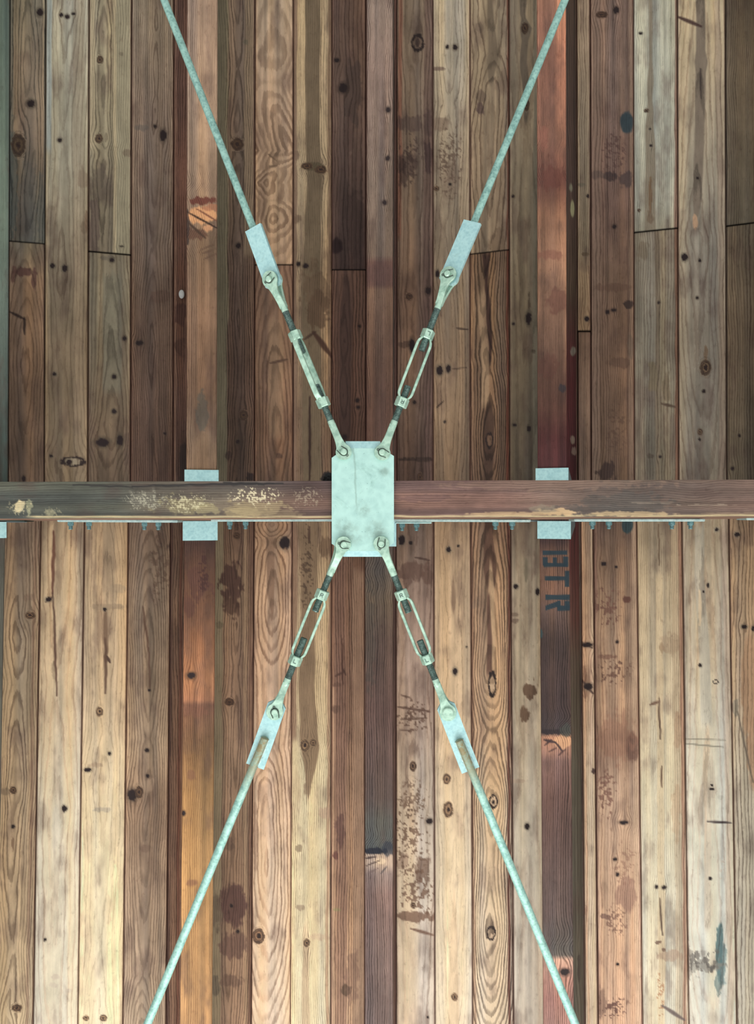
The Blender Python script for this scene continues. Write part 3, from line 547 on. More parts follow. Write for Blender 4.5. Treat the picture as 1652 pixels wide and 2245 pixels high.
LO = [  # wood tones with daylight painted in: dim by the beam, brighter lower down
 dict(u=(-100, 8), y=(TM, B1), col=(90, 84, 70), g=('S', -200, 6)),
 dict(u=(9, 89.2), y=(TM, B1), dk=.66, mot=.15,
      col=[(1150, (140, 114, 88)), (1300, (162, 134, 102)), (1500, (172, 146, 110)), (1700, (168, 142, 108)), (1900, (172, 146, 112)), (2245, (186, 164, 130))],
      g=('C', [(1150, 40), (1500, 40), (1800, 30), (2245, 20)], 5, [(1100, 40), (1300, 30), (1400, 14), (1500, 30), (1700, 0), (1800, 8), (2080, 32), (2245, 6)], .45),
      knots=[(66, 1349, 9, 6, 1), (29, 1732, 6, 7, 1), (28, 1812, 4, 4), (37, 2210, 9, 7, 1)], stains=[(64, 1310, 12, 8, (124, 98, 78), .5), (14, 1735, 10, 8, (126, 104, 80), .6), (28, 1850, 3, 18, (112, 84, 60), .7)], bands=[([(1150, 78), (2245, 60)], 3, (118, 84, 66), .4)]),
 dict(u=(90.4, 185), y=(TM, B1), dk=.87, mot=.12,
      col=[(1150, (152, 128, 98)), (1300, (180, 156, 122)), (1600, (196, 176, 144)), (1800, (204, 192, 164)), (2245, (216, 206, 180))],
      g=('C', [(1150, 130), (1600, 125), (2245, 118)], 8, [(1150, 20), (1500, 50), (1800, 20), (2245, 40)], .5),
      knots=[(107, 1314, 7, 5), (141, 1773, 6, 7), (98, 2060, 3.5, 4)], cracks=[(118, 1165, 115, 1300, 4.5, (92, 56, 42)), (116, 1300, 124, 1525, 2.6, (84, 58, 46)), (100, 1320, 116, 1308, 3, (92, 66, 50))],
      stains=[(118, 1470, 6, 26, (128, 108, 84), .6), (122, 1820, 8, 50, (190, 178, 158), .5), (122, 2142, 10, 7, (170, 152, 134), .6), (118, 2160, 12, 5, (172, 156, 138), .5), (148, 2172, 8, 4, (170, 154, 136), .5)]),
 dict(u=(186.2, 281), y=(TM, B1), dk=.72, mot=.12,
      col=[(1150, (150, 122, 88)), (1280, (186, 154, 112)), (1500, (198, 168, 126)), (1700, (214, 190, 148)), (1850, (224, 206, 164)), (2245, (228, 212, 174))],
      g=('C', [(1150, 234), (1500, 232), (1800, 225), (2245, 215)], 6.5, [(1150, 30), (1300, 6), (1600, 30), (1700, 10), (2080, 34), (2245, 6)], .62),
      bands=[([(1200, 238), (1300, 236)], 12, (140, 118, 92), .5, 1160, 1310)],
      cracks=[(230, 1335, 233, 1450, 6.5, (104, 80, 60)), (231, 1400, 232, 1520, 3.6, (86, 62, 48)), (236, 1440, 241, 1452, 4, (62, 42, 36))],
      knots=[(229.5, 1336, 4, 4), (218, 1560, 6.5, 8.5, 1), (240, 1652, 4, 4), (192, 1688, 8, 5), (188, 2232, 6, 5, 1), (226, 2232, 7, 6, 1)],
      stains=[(208, 1677, 14, 5, (150, 124, 98), .6), (240, 1330, 44, 7, (140, 118, 92), .6), (258, 1290, 26, 10, (146, 124, 98), .5), (250, 1310, 8, 20, (150, 128, 100), .5), (225, 1775, 20, 6, (140, 128, 112), .6), (255, 1830, 16, 60, (176, 156, 124), .6), (235, 2000, 10, 30, (170, 152, 122), .4)]),
 dict(u=(282.2, 374), y=(TM, B1), dk=.66, mot=.18,
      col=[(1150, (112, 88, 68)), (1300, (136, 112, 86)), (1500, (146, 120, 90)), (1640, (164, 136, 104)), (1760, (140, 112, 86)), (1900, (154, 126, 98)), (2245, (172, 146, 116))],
      g=('C', [(1150, 330), (1500, 326), (1900, 318), (2245, 310)], 4.4, [(1150, 50), (1330, 16), (1400, 4), (1500, 10), (1620, 30), (1780, 8), (2000, 26), (2140, 40), (2245, 10)], .45),
      knots=[(322, 1645, 4.5, 4.5), (323, 1701, 4, 4), (290, 1743, 10, 12), (305, 1737, 7, 11, 1), (327, 1513, 3, 3)], cracks=[(313, 1330, 326, 1430, 2.4, (88, 64, 50)), (326, 1420, 328, 1515, 2, (88, 64, 50))],
      stains=[(322, 1720, 20, 14, (160, 134, 108), .5), (320, 1860, 12, 10, (108, 84, 68), .6), (330, 1900, 30, 30, (128, 104, 82), .4), (350, 1810, 20, 40, (120, 96, 76), .5), (395, 1200, 24, 24, (66, 50, 44), .8)], scabs=[(350, 1240, 24, 100, (88, 66, 52), .6)]),
 dict(u=(375, 470), y=(TM, B1), dk=.7, mot=.2, col=[(1150, (88, 66, 52)), (1300, (104, 80, 62)), (1600, (106, 78, 60)), (2245, (116, 88, 70))], g=('S', 300, 3.8),
      bands=[([(1150, 398), (2245, 388)], 3, (96, 52, 38), .6), ([(1150, 377), (2245, 366)], 1.6, (60, 40, 34), .7)]),
 dict(u=(464, 556), y=(TM, B1), dk=.56, mot=.2,
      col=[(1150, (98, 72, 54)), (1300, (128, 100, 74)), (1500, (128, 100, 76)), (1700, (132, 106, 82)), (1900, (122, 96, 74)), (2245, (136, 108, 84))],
      g=('C', [(1150, 520), (1500, 516), (2245, 500)], 4.8, [(1150, 2), (1300, 12), (1370, 0), (1460, 16), (1620, 4), (1750, 14), (2000, 0), (2245, 14)], .42),
      bands=[([(1150, 478), (2245, 470)], 11.5, (128, 112, 84), .9, 1000, 2600, .84), ([(1150, 537), (2245, 537)], 3, (162, 132, 98), .6), ([(1150, 550), (2245, 545)], 3, (92, 64, 48), .6)],
      knots=[(519, 1174, 6, 6, 1), (503, 1539, 8, 7, 1), (507, 1986, 3.5, 4), (521, 2042, 4, 4)],
      stains=[(510, 1282, 24, 44, (74, 50, 42), .85, 1.0), (506, 1330, 18, 20, (80, 56, 44), .75, 1.0), (480, 1370, 10, 8, (98, 84, 62), .6), (512, 1985, 32, 46, (80, 54, 48), .85, .5), (474, 2000, 12, 40, (98, 82, 64), .8), (512, 2075, 30, 28, (92, 66, 56), .7, .6), (470, 2165, 12, 22, (92, 80, 64), .8), (505, 2150, 26, 14, (96, 72, 58), .6), (500, 1850, 16, 14, (96, 74, 60), .6)]),
 dict(hk=.85, u=(557.5, 640), y=(TM, B1), dk=.72, dt=(.98, .9, .86), mot=.13,
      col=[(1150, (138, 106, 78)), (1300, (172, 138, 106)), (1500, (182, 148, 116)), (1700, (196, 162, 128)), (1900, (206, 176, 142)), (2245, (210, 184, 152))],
      g=('C', [(1150, 596), (1280, 596), (1500, 594), (1720, 584), (2000, 584), (2245, 584)], 6.8, [(1100, 30), (1150, 10), (1180, 30), (1340, 4), (1460, 34), (1640, 40), (1720, 12), (1900, 0), (2000, 16), (2120, 36), (2245, 60)], .42),
      bands=[([(1180, 594), (1300, 595), (1350, 597)], [(1180, 9), (1290, 8), (1345, 3)], (124, 94, 72), .8, 1180, 1352)],
      knots=[(624, 1190, 11, 13, 0), (567, 2052, 11, 14, 1)], waves=[(1185, 30, .6)], stains=[(596, 1180, 20, 20, (128, 98, 72), .4), (560, 1830, 5, 70, (130, 98, 78), .5)]),
 dict(u=(641, 726), y=(TM, B1), dk=.66, mot=.10, wob=1.0,
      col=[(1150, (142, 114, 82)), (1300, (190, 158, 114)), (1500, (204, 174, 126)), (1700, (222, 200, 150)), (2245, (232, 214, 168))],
      g=('S', 650, 4.8, 0, .52),
      bands=[([(1150, 674), (1340, 676), (1500, 672), (1640, 680), (1740, 676), (1760, 674)], [(1150, 20), (1350, 17), (1500, 17), (1640, 20), (1700, 9), (1755, 1)], (122, 98, 72), .92, 1000, 1755, .82), (645, 5, (128, 96, 74), .75, 1000, 1620), ([(1150, 724), (2245, 716)], 3, (150, 112, 84), .7), ([(2000, 672), (2245, 668)], [(2000, 2), (2060, 8), (2100, 6), (2245, 9)], (168, 140, 108), .6, 2030, 2500)],
      knots=[(668, 1634, 8, 11, 1), (686, 1628, 6, 6, 1), (672, 2067, 6, 7, 1)], waves=[(1640, 30, 1.0)],
      cracks=[(677, 1155, 677, 1190, 2.4, (66, 46, 36))],
      stains=[(714, 1200, 14, 28, (98, 74, 54), .7), (655, 1860, 8, 8, (128, 110, 84), .8), (658, 1990, 8, 6, (140, 118, 94), .7), (700, 2055, 20, 8, (170, 140, 112), .5), (650, 1720, 9, 30, (180, 156, 118), .6), (672, 1730, 7, 14, (120, 98, 74), .7), (714, 1780, 16, 12, (170, 138, 112), .6)], scabs=[(672, 1260, 16, 120, (74, 56, 42), .75, 5)]),
 dict(u=(727, 799.5), y=(TM, B1), dk=.66, mot=.16,
      col=[(1150, (98, 70, 54)), (1300, (126, 92, 70)), (1500, (136, 102, 80)), (1700, (146, 114, 90)), (1900, (156, 124, 98)), (2245, (158, 130, 106))],
      g=('S', 700, 4.4, 0, .45),
      bands=[([(1150, 785), (2245, 786)], 13, (168, 134, 106), .5, 1250, 2600, .8), ([(1150, 745), (2245, 748)], 12, (122, 88, 72), .5), ([(1250, 731), (2245, 727)], 2, (190, 152, 118), .6, 1500, 2400)],
      cracks=[(750, 1400, 751, 1500, 1.8, (76, 50, 40)), (736, 1482, 752, 1474, 2.4, (72, 50, 42)), (752, 1466, 758, 1480, 1.6, (72, 50, 42))],
      stains=[(745, 1820, 12, 34, (100, 70, 62), .7), (734, 1555, 10, 10, (92, 68, 56), .6), (740, 1500, 12, 6, (92, 66, 54), .6), (714, 1780, 14, 10, (120, 90, 74), .6), (738, 1995, 8, 4, (140, 128, 84), .8), (760, 2170, 10, 12, (92, 72, 56), .8), (772, 2140, 16, 60, (130, 98, 82), .5), (735, 1876, 6, 9, (98, 58, 52), .7)]),
 dict(u=(801, 866.5), y=(TM, B1), col=(96, 70, 58), g=('S', 700, 5)),
 dict(u=(867.8, 949.5), y=(TM, B1), dk=.82, mot=.16,
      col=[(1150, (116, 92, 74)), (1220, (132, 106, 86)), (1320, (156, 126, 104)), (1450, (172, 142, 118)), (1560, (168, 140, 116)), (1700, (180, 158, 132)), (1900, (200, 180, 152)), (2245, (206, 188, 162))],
      g=('C', [(1150, 905), (2245, 905)], 8, [(1150, 20), (1400, 50), (1700, 20), (2245, 50)], .5),
      knots=[(880, 1184, 7, 11), (900, 1190, 4, 4), (905, 1680, 6, 9, 1), (941, 1800, 7, 6), (905, 1985, 5, 6, 1), (937, 2230, 3, 3)],
      stains=[(900, 1250, 36, 20, (98, 72, 60), .75, .9), (935, 1265, 14, 16, (96, 70, 58), .7, .9), (892, 1272, 10, 16, (104, 78, 66), .7), (908, 2010, 44, 12, (112, 84, 66), .85, 1.0), (925, 1905, 20, 26, (110, 84, 68), .75, .8), (884, 1890, 12, 18, (128, 100, 82), .6)],
      cracks=[(910, 1222, 940, 1228, 2, (70, 50, 42)), (872, 1550, 942, 1560, 2.6, (90, 66, 54)), (878, 1578, 935, 1574, 1.8, (98, 74, 60)), (880, 1524, 900, 1530, 2, (90, 66, 54)), (875, 1600, 900, 1602, 1.4, (98, 74, 60)), (900, 2036, 948, 2050, 4, (104, 76, 60))],
      scabs=[(905, 1570, 40, 44, (98, 72, 58), .8, 5), (900, 1830, 42, 120, (104, 78, 60), .8, 6), (910, 1960, 44, 70, (108, 80, 62), .8, 7), (905, 1745, 36, 40, (116, 90, 70), .7, 5)]),
 dict(u=(950.6, 1030.5), y=(TM, B1), dk=.62, mot=.08, wob=.7,
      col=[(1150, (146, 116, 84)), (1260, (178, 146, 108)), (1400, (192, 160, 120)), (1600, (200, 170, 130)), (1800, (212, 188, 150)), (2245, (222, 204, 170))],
      g=('C', [(1150, 992), (1340, 993), (1480, 996), (1700, 990), (1950, 994), (2245, 994)], 6.8, [(1100, 30), (1200, 12), (1350, 28), (1420, 24), (1480, 30), (1640, 14), (1760, 4), (1800, 10), (1950, 0), (2060, 16), (2245, 30)], .70),
      bands=[([(1270, 993), (1350, 994)], [(1270, 2), (1320, 5), (1350, 1)], (120, 94, 72), .8, 1265, 1348), ([(1950, 994), (2245, 993)], [(1950, 1), (2030, 7), (2245, 12)], (172, 144, 110), .55, 1950, 2600)],
      knots=[(983, 1205, 5, 6), (1004, 1197, 2.6, 2.6), (997, 1472, 5, 7.5), (979, 1708, 7, 10, 1), (982, 1775, 9, 15, 1), (1022, 1418, 2, 2), (996, 2186, 6, 7, 1)]),
 dict(hk=.9, u=(1031.6, 1118), y=(TM, B1), dk=.48, mot=.15, wob=.8,
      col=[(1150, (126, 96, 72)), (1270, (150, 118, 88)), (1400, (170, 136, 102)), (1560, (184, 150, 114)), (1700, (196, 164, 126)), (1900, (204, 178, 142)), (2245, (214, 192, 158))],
      g=('C', [(1150, 1073), (1300, 1075), (1480, 1074), (1560, 1079), (1760, 1080), (1900, 1076), (2040, 1076), (2245, 1074)], 5.6, [(1150, 34), (1300, 18), (1440, 8), (1480, 6), (1600, 34), (1680, 20), (1760, 4), (1860, 12), (2040, 2), (2140, 14), (2245, 40)], .36),
      bands=[([(1180, 1072), (1250, 1073), (1300, 1074)], [(1180, 10), (1250, 14), (1320, 5)], (84, 58, 46), .8, 1050, 1290), ([(1220, 1074), (1300, 1076), (1460, 1080)], [(1220, 1), (1290, 6), (1400, 5), (1470, 2)], (196, 160, 118), .8, 1230, 1460), ([(1310, 1070), (1480, 1073)], [(1310, 3), (1400, 5), (1480, 6)], (86, 58, 48), .8, 1300, 1480), ([(1150, 1046), (1300, 1046), (1600, 1048)], 11, (172, 136, 104), .5, 1250, 1640, .7), (1115, 2.5, (86, 44, 34), .8), ([(1150, 1034), (2245, 1040)], 2.4, (112, 80, 60), .6)],
      knots=[(1078, 1500, 8, 26, 2), (1081, 1757, 9, 14, 2), (1076, 2046, 9, 14, 2), (1081, 1759, 3, 4)], stains=[(1046, 1325, 12, 14, (124, 100, 80), .5), (1064, 1600, 10, 40, (128, 98, 76), .3)]),
 dict(u=(1119.2, 1200), y=(TM, B1), dk=.88, mot=.10,
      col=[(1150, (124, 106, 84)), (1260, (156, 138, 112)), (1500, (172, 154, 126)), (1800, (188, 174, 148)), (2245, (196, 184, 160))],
      g=('C', [(1150, 1150), (2245, 1160)], 9, [(1150, 40), (1600, 70), (2245, 40)], .5),
      knots=[(1130, 1286, 5, 5), (1178, 1297, 4.5, 7), (1155, 1812, 5, 7)],
      stains=[(1153, 1250, 4, 26, (120, 108, 86), .85, .4), (1128, 1347, 8, 4, (116, 96, 78), .7), (1128, 1362, 9, 6, (112, 90, 74), .7), (1160, 1512, 14, 22, (102, 76, 56), .9, 1.1), (1150, 1563, 9, 14, (108, 80, 58), .85, 1.1), (1135, 1712, 16, 4, (164, 138, 114), .6)]),
 dict(u=(1201, 1271.6), y=(TM, B1), col=(80, 68, 54), g=('S', 1100, 5)),
 dict(u=(1272, 1298.2), y=(TM, B1), dk=.84, mot=.14, col=[(1150, (134, 110, 86)), (1300, (164, 132, 102)), (1500, (186, 148, 116)), (1700, (196, 172, 140)), (2245, (208, 184, 150))], g=('S', 1230, 5),
      bands=[([(1150, 1297), (1700, 1302)], 2.6, (214, 188, 146), .7), ([(1150, 1275), (2245, 1289)], 2.4, (196, 148, 110), .6)],
      knots=[(1286, 1414, 12, 5), (1289, 1505, 10, 7)], stains=[(1282, 1500, 5, 40, (120, 84, 62), .7), (1300, 1690, 5, 7, (60, 42, 38), .9), (1284, 2000, 3, 14, (150, 112, 90), .7)], cracks=[(1276, 1408, 1298, 1420, 3, (60, 40, 36)), (1276, 1492, 1298, 1520, 4, (60, 40, 36))]),
 dict(u=(1299.4, 1394), y=(TM, B1), dk=.84, mot=.18,
      col=[(1150, (98, 76, 60)), (1230, (126, 98, 74)), (1400, (158, 126, 96)), (1550, (158, 124, 94)), (1650, (140, 108, 84)), (1720, (170, 138, 110)), (1900, (180, 146, 116)), (2245, (180, 144, 116))],
      g=('S', 1200, 5.4, 0, .5),
      bands=[([(1150, 1302), (2245, 1310)], 3, (112, 80, 66), .7), ([(1150, 1388), (2245, 1398)], 5, (190, 158, 124), .5)],
      knots=[(1323, 1236, 6, 5.5, 0), (1350, 1243, 3, 3), (1352, 1407, 3.5, 3.5), (1366, 1803, 9, 4), (1348, 1884, 4.5, 3.5), (1353, 1917, 4, 4), (1353, 2114, 3, 3)],
      stains=[(1374, 1150, 12, 20, (40, 58, 62), .9, .3), (1376, 1314, 9, 8, (88, 54, 44), .85), (1385, 1640, 14, 34, (98, 68, 56), .75, .3), (1350, 1620, 40, 50, (138, 96, 74), .5), (1372, 1960, 22, 36, (140, 104, 86), .7, .6), (1326, 2010, 12, 6, (106, 76, 66), .7), (1330, 1440, 22, 5, (112, 78, 62), .7), (1318, 2200, 12, 30, (104, 78, 66), .6)],
      scabs=[(1330, 1330, 34, 50, (108, 74, 60), .85, 6), (1345, 1470, 42, 34, (100, 70, 56), .85, 6), (1328, 1745, 26, 60, (116, 80, 66), .8, 6), (1350, 2020, 26, 40, (110, 78, 64), .7, 5), (1345, 2210, 36, 28, (96, 66, 56), .9, 6), (1370, 1900, 28, 60, (130, 92, 74), .5, 6)]),
 dict(u=(1395, 1493), y=(TM, B1), dk=.80, mot=.12, wob=.6, edge=(110, 78, 58),
      col=[(1150, (128, 112, 88)), (1260, (160, 142, 112)), (1500, (176, 160, 130)), (1700, (192, 180, 148)), (1900, (204, 194, 164)), (2245, (208, 198, 168))],
      g=('S', 1300, 4.4, 0, .5),
      bands=[([(1150, 1444), (2245, 1450)], 7.5, (212, 184, 138), .55, 1260, 2600), ([(1150, 1490), (2245, 1502)], 4, (138, 94, 70), .75), ([(1150, 1480), (2245, 1490)], 8, (168, 142, 108), .45)],
      cracks=[(1444, 1530, 1447, 1620, 2.2, (78, 58, 44)), (1449, 1680, 1449, 1725, 1.6, (84, 62, 46)), (1446, 1970, 1451, 2050, 2, (74, 56, 44)), (1425, 1545, 1444, 1538, 4, (98, 72, 56)), (1452, 2205, 1500, 2236, 5, (92, 78, 74)), (1443, 1150, 1444, 1240, 1.3, (90, 70, 52))],
      knots=[(1438, 1944, 4, 4), (1455, 1946, 5, 4)], stains=[(1450, 1420, 6, 14, (132, 104, 76), .6), (1472, 1410, 20, 20, (148, 122, 94), .5), (1470, 2095, 26, 12, (150, 122, 100), .6), (1442, 2066, 6, 4, (98, 72, 58), .8), (1455, 2082, 5, 5, (98, 72, 58), .8), (1484, 1600, 10, 40, (150, 116, 86), .5), (1480, 1780, 10, 60, (158, 124, 92), .4)], scabs=[(1447, 2180, 9, 60, (150, 104, 70), .7, 5)]),
 dict(u=(1494.2, 1595.8), y=(TM, B1), dk=.91, mot=.08,
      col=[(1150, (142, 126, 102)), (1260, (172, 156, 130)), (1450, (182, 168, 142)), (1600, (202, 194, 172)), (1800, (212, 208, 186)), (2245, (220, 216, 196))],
      g=('C', [(1150, 1540), (1600, 1550), (2030, 1554), (2245, 1560)], 8.5, [(1150, 60), (1600, 40), (2030, 20), (2245, 60)], .5),
      bands=[([(1260, 1534), (1600, 1548)], [(1260, 10), (1600, 13)], (164, 160, 146), .55, 1150, 1590), ([(1590, 1550), (1700, 1546), (1900, 1544)], [(1590, 2), (1640, 7), (1780, 2), (1900, 1)], (226, 200, 164), .8, 1590, 1900), ([(1750, 1550), (2245, 1552)], 7, (188, 170, 146), .6, 1720, 2040), ([(1150, 1588), (2245, 1600)], 5, (190, 162, 140), .45)],
      knots=[(1570, 1161, 4, 4), (1551, 1283, 3, 5), (1541, 1297, 2.5, 2.5), (1568, 1495, 6, 4, 2), (1534, 1459, 4, 4, 0), (1560, 1730, 6, 2.6), (1560, 1721, 3, 2.6), (1556, 1926, 4, 3.5)],
      cracks=[(1499, 1620, 1590, 1622, 1.3, (130, 122, 104)), (1499, 1630, 1585, 1638, 1.4, (120, 114, 98)), (1550, 1801, 1601, 1804, 3.2, (50, 40, 42)), (1533, 1295, 1533, 1370, 4, (216, 190, 150))],
      stains=[(1576, 2078, 8, 62, (74, 104, 106), .85, .5), (1582, 2110, 10, 54, (84, 110, 112), .7, .5), (1574, 2160, 8, 26, (92, 112, 110), .7), (1510, 2110, 8, 44, (130, 120, 108), .7, .9), (1540, 2118, 34, 12, (128, 122, 112), .7, 1.1), (1578, 1748, 9, 6, (168, 164, 148), .5), (1536, 2090, 12, 8, (166, 160, 148), .7)],
      scabs=[(1545, 2110, 44, 34, (112, 106, 98), .85, 8), (1580, 1900, 10, 30, (180, 160, 140), .5)]),
 dict(u=(1597, 1700), y=(TM, B1), dk=.70, mot=.12,
      col=[(1150, (138, 114, 88)), (1280, (172, 144, 112)), (1500, (184, 160, 130)), (1700, (196, 182, 154)), (2245, (206, 196, 172))],
      g=('S', 1500, 6.5, 0, .5), edge=(96, 66, 58),
      knots=[(1631, 1374, 6, 5), (1650, 1378, 3, 6), (1615, 1172, 6, 5, 0)], stains=[(1640, 1500, 16, 130, (184, 142, 104), .75, .3), (1660, 1650, 24, 90, (182, 142, 106), .8, .2), (1620, 1195, 8, 12, (130, 104, 82), .5), (1612, 1550, 8, 18, (124, 116, 100), .7)],
      cracks=[(1616, 1560, 1650, 1715, 2.2, (112, 98, 82))]),
 dict(u=(1701, 1810), y=(TM, B1), col=(120, 108, 90), g=('S', 1500, 6)),
]
for L_, ya_, yb_, e0, e1 in ((UP, T0, TM, -91, 1801), (LO, TM, B1, -101, 1811)):       # more boards past both frame edges
    for k in range(4):
        c_ = [(124, 106, 84), (104, 84, 66), (140, 122, 98), (116, 94, 72)][k]
        L_.append(dict(u=(e0 - 125 * (k + 1), e0 - 125 * k - 1), y=(ya_, yb_), col=c_, g=('S', -900, 6), dk=.75))
        L_.append(dict(u=(e1 + 125 * k + 1, e1 + 125 * (k + 1)), y=(ya_, yb_), col=c_, g=('S', 3000, 6), dk=.75))
sheet = Sheet()
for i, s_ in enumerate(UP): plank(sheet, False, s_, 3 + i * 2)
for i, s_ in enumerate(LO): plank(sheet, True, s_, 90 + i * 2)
for low, ya, yb in ((False, T0, TM), (True, TM, B1)):           # upper skin of the roof
    A = np.linspace(-600, 2312, 40); Y2 = ypx(np.array([ya, yb], float), low)
    TT, YY = np.meshgrid(th(A), Y2); Pt = cyl(TT, R_DECK + 0.045, YY, low); o_ = np.ones(TT.shape)
    c_ = np.ones(TT.shape + (3,)) * lin((110, 90, 70)); sheet.grid(Pt, o_ * 0, o_ * .5, c_, c_, Pt)
tag(sheet.build('ceiling'), 'weathered tongue-and-groove pine boards of the open roof above the beam', None, None, 'structure')

# ------------------------------------------------------------------ joists (upper row, lower row)
JU = ('S', 300, 3.6, 0, .5)
side_red = dict(col=[(0, (78, 62, 52)), (400, (74, 56, 50)), (640, (72, 58, 46)), (730, (72, 40, 38)), (800, (76, 30, 34)), (1060, (64, 22, 30)), (1180, (82, 36, 38)), (1360, (84, 48, 42)), (1450, (74, 64, 52)), (1700, (78, 74, 62)), (2245, (82, 78, 66))],
                g=('S', 1200, 7), dk=.75, mot=.2, stains=[(1258, 455, 6, 20, (160, 158, 116), .95, .4), (1254, 412, 4, 8, (140, 140, 116), .8), (1262, 2120, 5, 30, (52, 46, 44), .7), (1258, 770, 8, 9, (128, 128, 112), .8), (1256, 965, 7, 9, (146, 136, 116), .75, 1.2), (1261, 988, 5, 8, (140, 128, 110), .7, 1.2)])
joist('roof_joist', 'left roof joist above the beam, brown with an orange split knot', False, (408, 475), T0, 1084,
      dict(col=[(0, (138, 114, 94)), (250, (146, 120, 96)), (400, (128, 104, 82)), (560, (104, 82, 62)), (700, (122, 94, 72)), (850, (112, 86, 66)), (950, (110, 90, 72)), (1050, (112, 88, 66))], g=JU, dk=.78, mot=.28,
           waves=[(415, 26, 2.2), (520, 40, 2.5)], stains=[(442, 440, 34, 9, (92, 46, 34), .9, .8), (442, 472, 34, 20, (196, 138, 86), .95, .4), (462, 456, 20, 8, (150, 96, 64), .8), (425, 512, 26, 12, (92, 62, 46), .85, .9), (455, 500, 12, 9, (200, 140, 92), .8), (442, 900, 14, 40, (84, 82, 74), .6), (410, 500, 5, 40, (56, 44, 40), .8)],
           cracks=[(408, 464, 475, 500, 2.0, (30, 20, 18)), (430, 458, 474, 484, 1.6, (90, 50, 36)), (414, 490, 450, 522, 3, (64, 46, 34)), (440, 548, 470, 536, 2, (84, 62, 46)), (442, 556, 472, 546, 2, (84, 62, 46)), (446, 568, 474, 556, 2, (84, 62, 46))]),
      group='roof joists', seed=11, depth=.275)
joist('roof_joist', 'middle roof joist above the steel plate, grey brown and lightly figured', False, (803.5, 861), T0, 1084,
      dict(col=[(0, (118, 102, 92)), (150, (122, 102, 92)), (400, (108, 92, 80)), (560, (106, 88, 74)), (575, (92, 66, 58)), (625, (92, 66, 58)), (635, (110, 84, 66)), (900, (92, 66, 54)), (1050, (80, 56, 46))], g=('S', 700, 4.3, 0, .45), dk=.66, mot=.12,
           knots=[(850, 241, 5, 6, 0), (849, 347, 5, 5, 0), (842, 444, 5, 5, 0)], waves=[(20, 30, .6), (350, 30, .6), (480, 40, .7)], stains=[(832, 600, 34, 22, (88, 62, 56), .5, .2)]),
      side_r=dict(col=(70, 66, 62), g=('S', 1200, 7), dk=.8), group='roof joists', seed=13, roll=.030)
joist('roof_joist', 'right roof joist above the beam, orange brown turning crimson towards its hanger', False, (1177.3, 1242), T0, 1084,
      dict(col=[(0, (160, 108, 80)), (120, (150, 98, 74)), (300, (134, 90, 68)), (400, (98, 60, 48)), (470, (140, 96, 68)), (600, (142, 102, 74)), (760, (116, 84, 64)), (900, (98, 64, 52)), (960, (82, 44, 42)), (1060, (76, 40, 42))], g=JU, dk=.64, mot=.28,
           waves=[(330, 45, 3.0), (370, 30, 2.0)], stains=[(1210, 388, 34, 24, (92, 52, 42), .65, 1.0), (1192, 300, 10, 30, (132, 80, 64), .5), (1230, 850, 8, 10, (58, 52, 56), .8), (1222, 660, 24, 26, (96, 58, 48), .5), (1200, 800, 24, 30, (98, 60, 50), .4), (1206, 560, 30, 10, (112, 68, 54), .5)]),
      side_r=side_red, group='roof joists', seed=17, roll=.125)
joist('roof_joist', 'far left roof joist above the beam, grey green edge at the frame side', False, (-56, 17), T0, 1084,
      dict(col=[(0, (84, 96, 80)), (500, (92, 104, 88)), (800, (80, 90, 80)), (1050, (70, 82, 76))], g=JU, dk=.86, mot=.12, dt=(.95, 1, 1)), group='roof joists', seed=19)
joist('roof_joist', 'left roof joist below the beam, reddish brown turning orange at its foot', True, (404.5, 473), 1100, B1,
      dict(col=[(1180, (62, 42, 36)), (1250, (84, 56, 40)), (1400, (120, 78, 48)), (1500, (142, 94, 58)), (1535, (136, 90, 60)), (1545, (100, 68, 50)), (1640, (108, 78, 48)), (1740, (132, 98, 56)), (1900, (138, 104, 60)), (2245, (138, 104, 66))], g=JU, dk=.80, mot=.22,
           knots=[(419, 1481, 9, 6.5, 0), (402, 1783, 4, 5)], stains=[(436, 1280, 28, 34, (80, 50, 42), .65, 1.0), (414, 1330, 14, 26, (84, 52, 42), .6, .9), (432, 1560, 30, 14, (110, 70, 52), .5), (418, 1700, 10, 12, (112, 74, 52), .6), (420, 1935, 12, 8, (120, 78, 56), .6)], scabs=[(445, 1260, 14, 60, (62, 38, 34), .8, 5)]),
      group='roof joists', seed=23, depth=.275)
joist('roof_joist', 'middle roof joist below the steel plate, dark with a pale broken knot', True, (800, 860.5), 1100, B1,
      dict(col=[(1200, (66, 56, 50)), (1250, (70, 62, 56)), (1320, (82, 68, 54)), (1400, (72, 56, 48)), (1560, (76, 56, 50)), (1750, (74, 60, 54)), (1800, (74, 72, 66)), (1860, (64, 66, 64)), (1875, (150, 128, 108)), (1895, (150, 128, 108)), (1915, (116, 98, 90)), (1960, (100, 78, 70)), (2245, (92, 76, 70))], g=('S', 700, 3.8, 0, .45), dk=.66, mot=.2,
           waves=[(1245, 30, 1.3), (1300, 24, .6), (1850, 26, 1.8)], stains=[(822, 1866, 26, 8, (24, 26, 36), .95, .5), (850, 1862, 12, 14, (36, 40, 50), .6), (835, 1888, 14, 8, (196, 168, 132), .8, .7), (810, 1400, 12, 120, (62, 56, 50), .5)],
           cracks=[(800, 1882, 824, 1878, 1.8, (40, 26, 26)), (802, 1898, 832, 1886, 1.4, (50, 36, 34)), (806, 1914, 826, 1904, 1.8, (84, 66, 62)), (834, 1914, 846, 1900, 1.4, (54, 50, 52))]),
      side_r=dict(col=(74, 60, 52), g=('S', 1200, 7), dk=.8), group='roof joists', seed=29, roll=.025)
BT = (30, 46, 54)
def bar(x0, y0, x1, y1): return ([(x0, y0), (x1, y0), (x1, y1), (x0, y1)], BT)
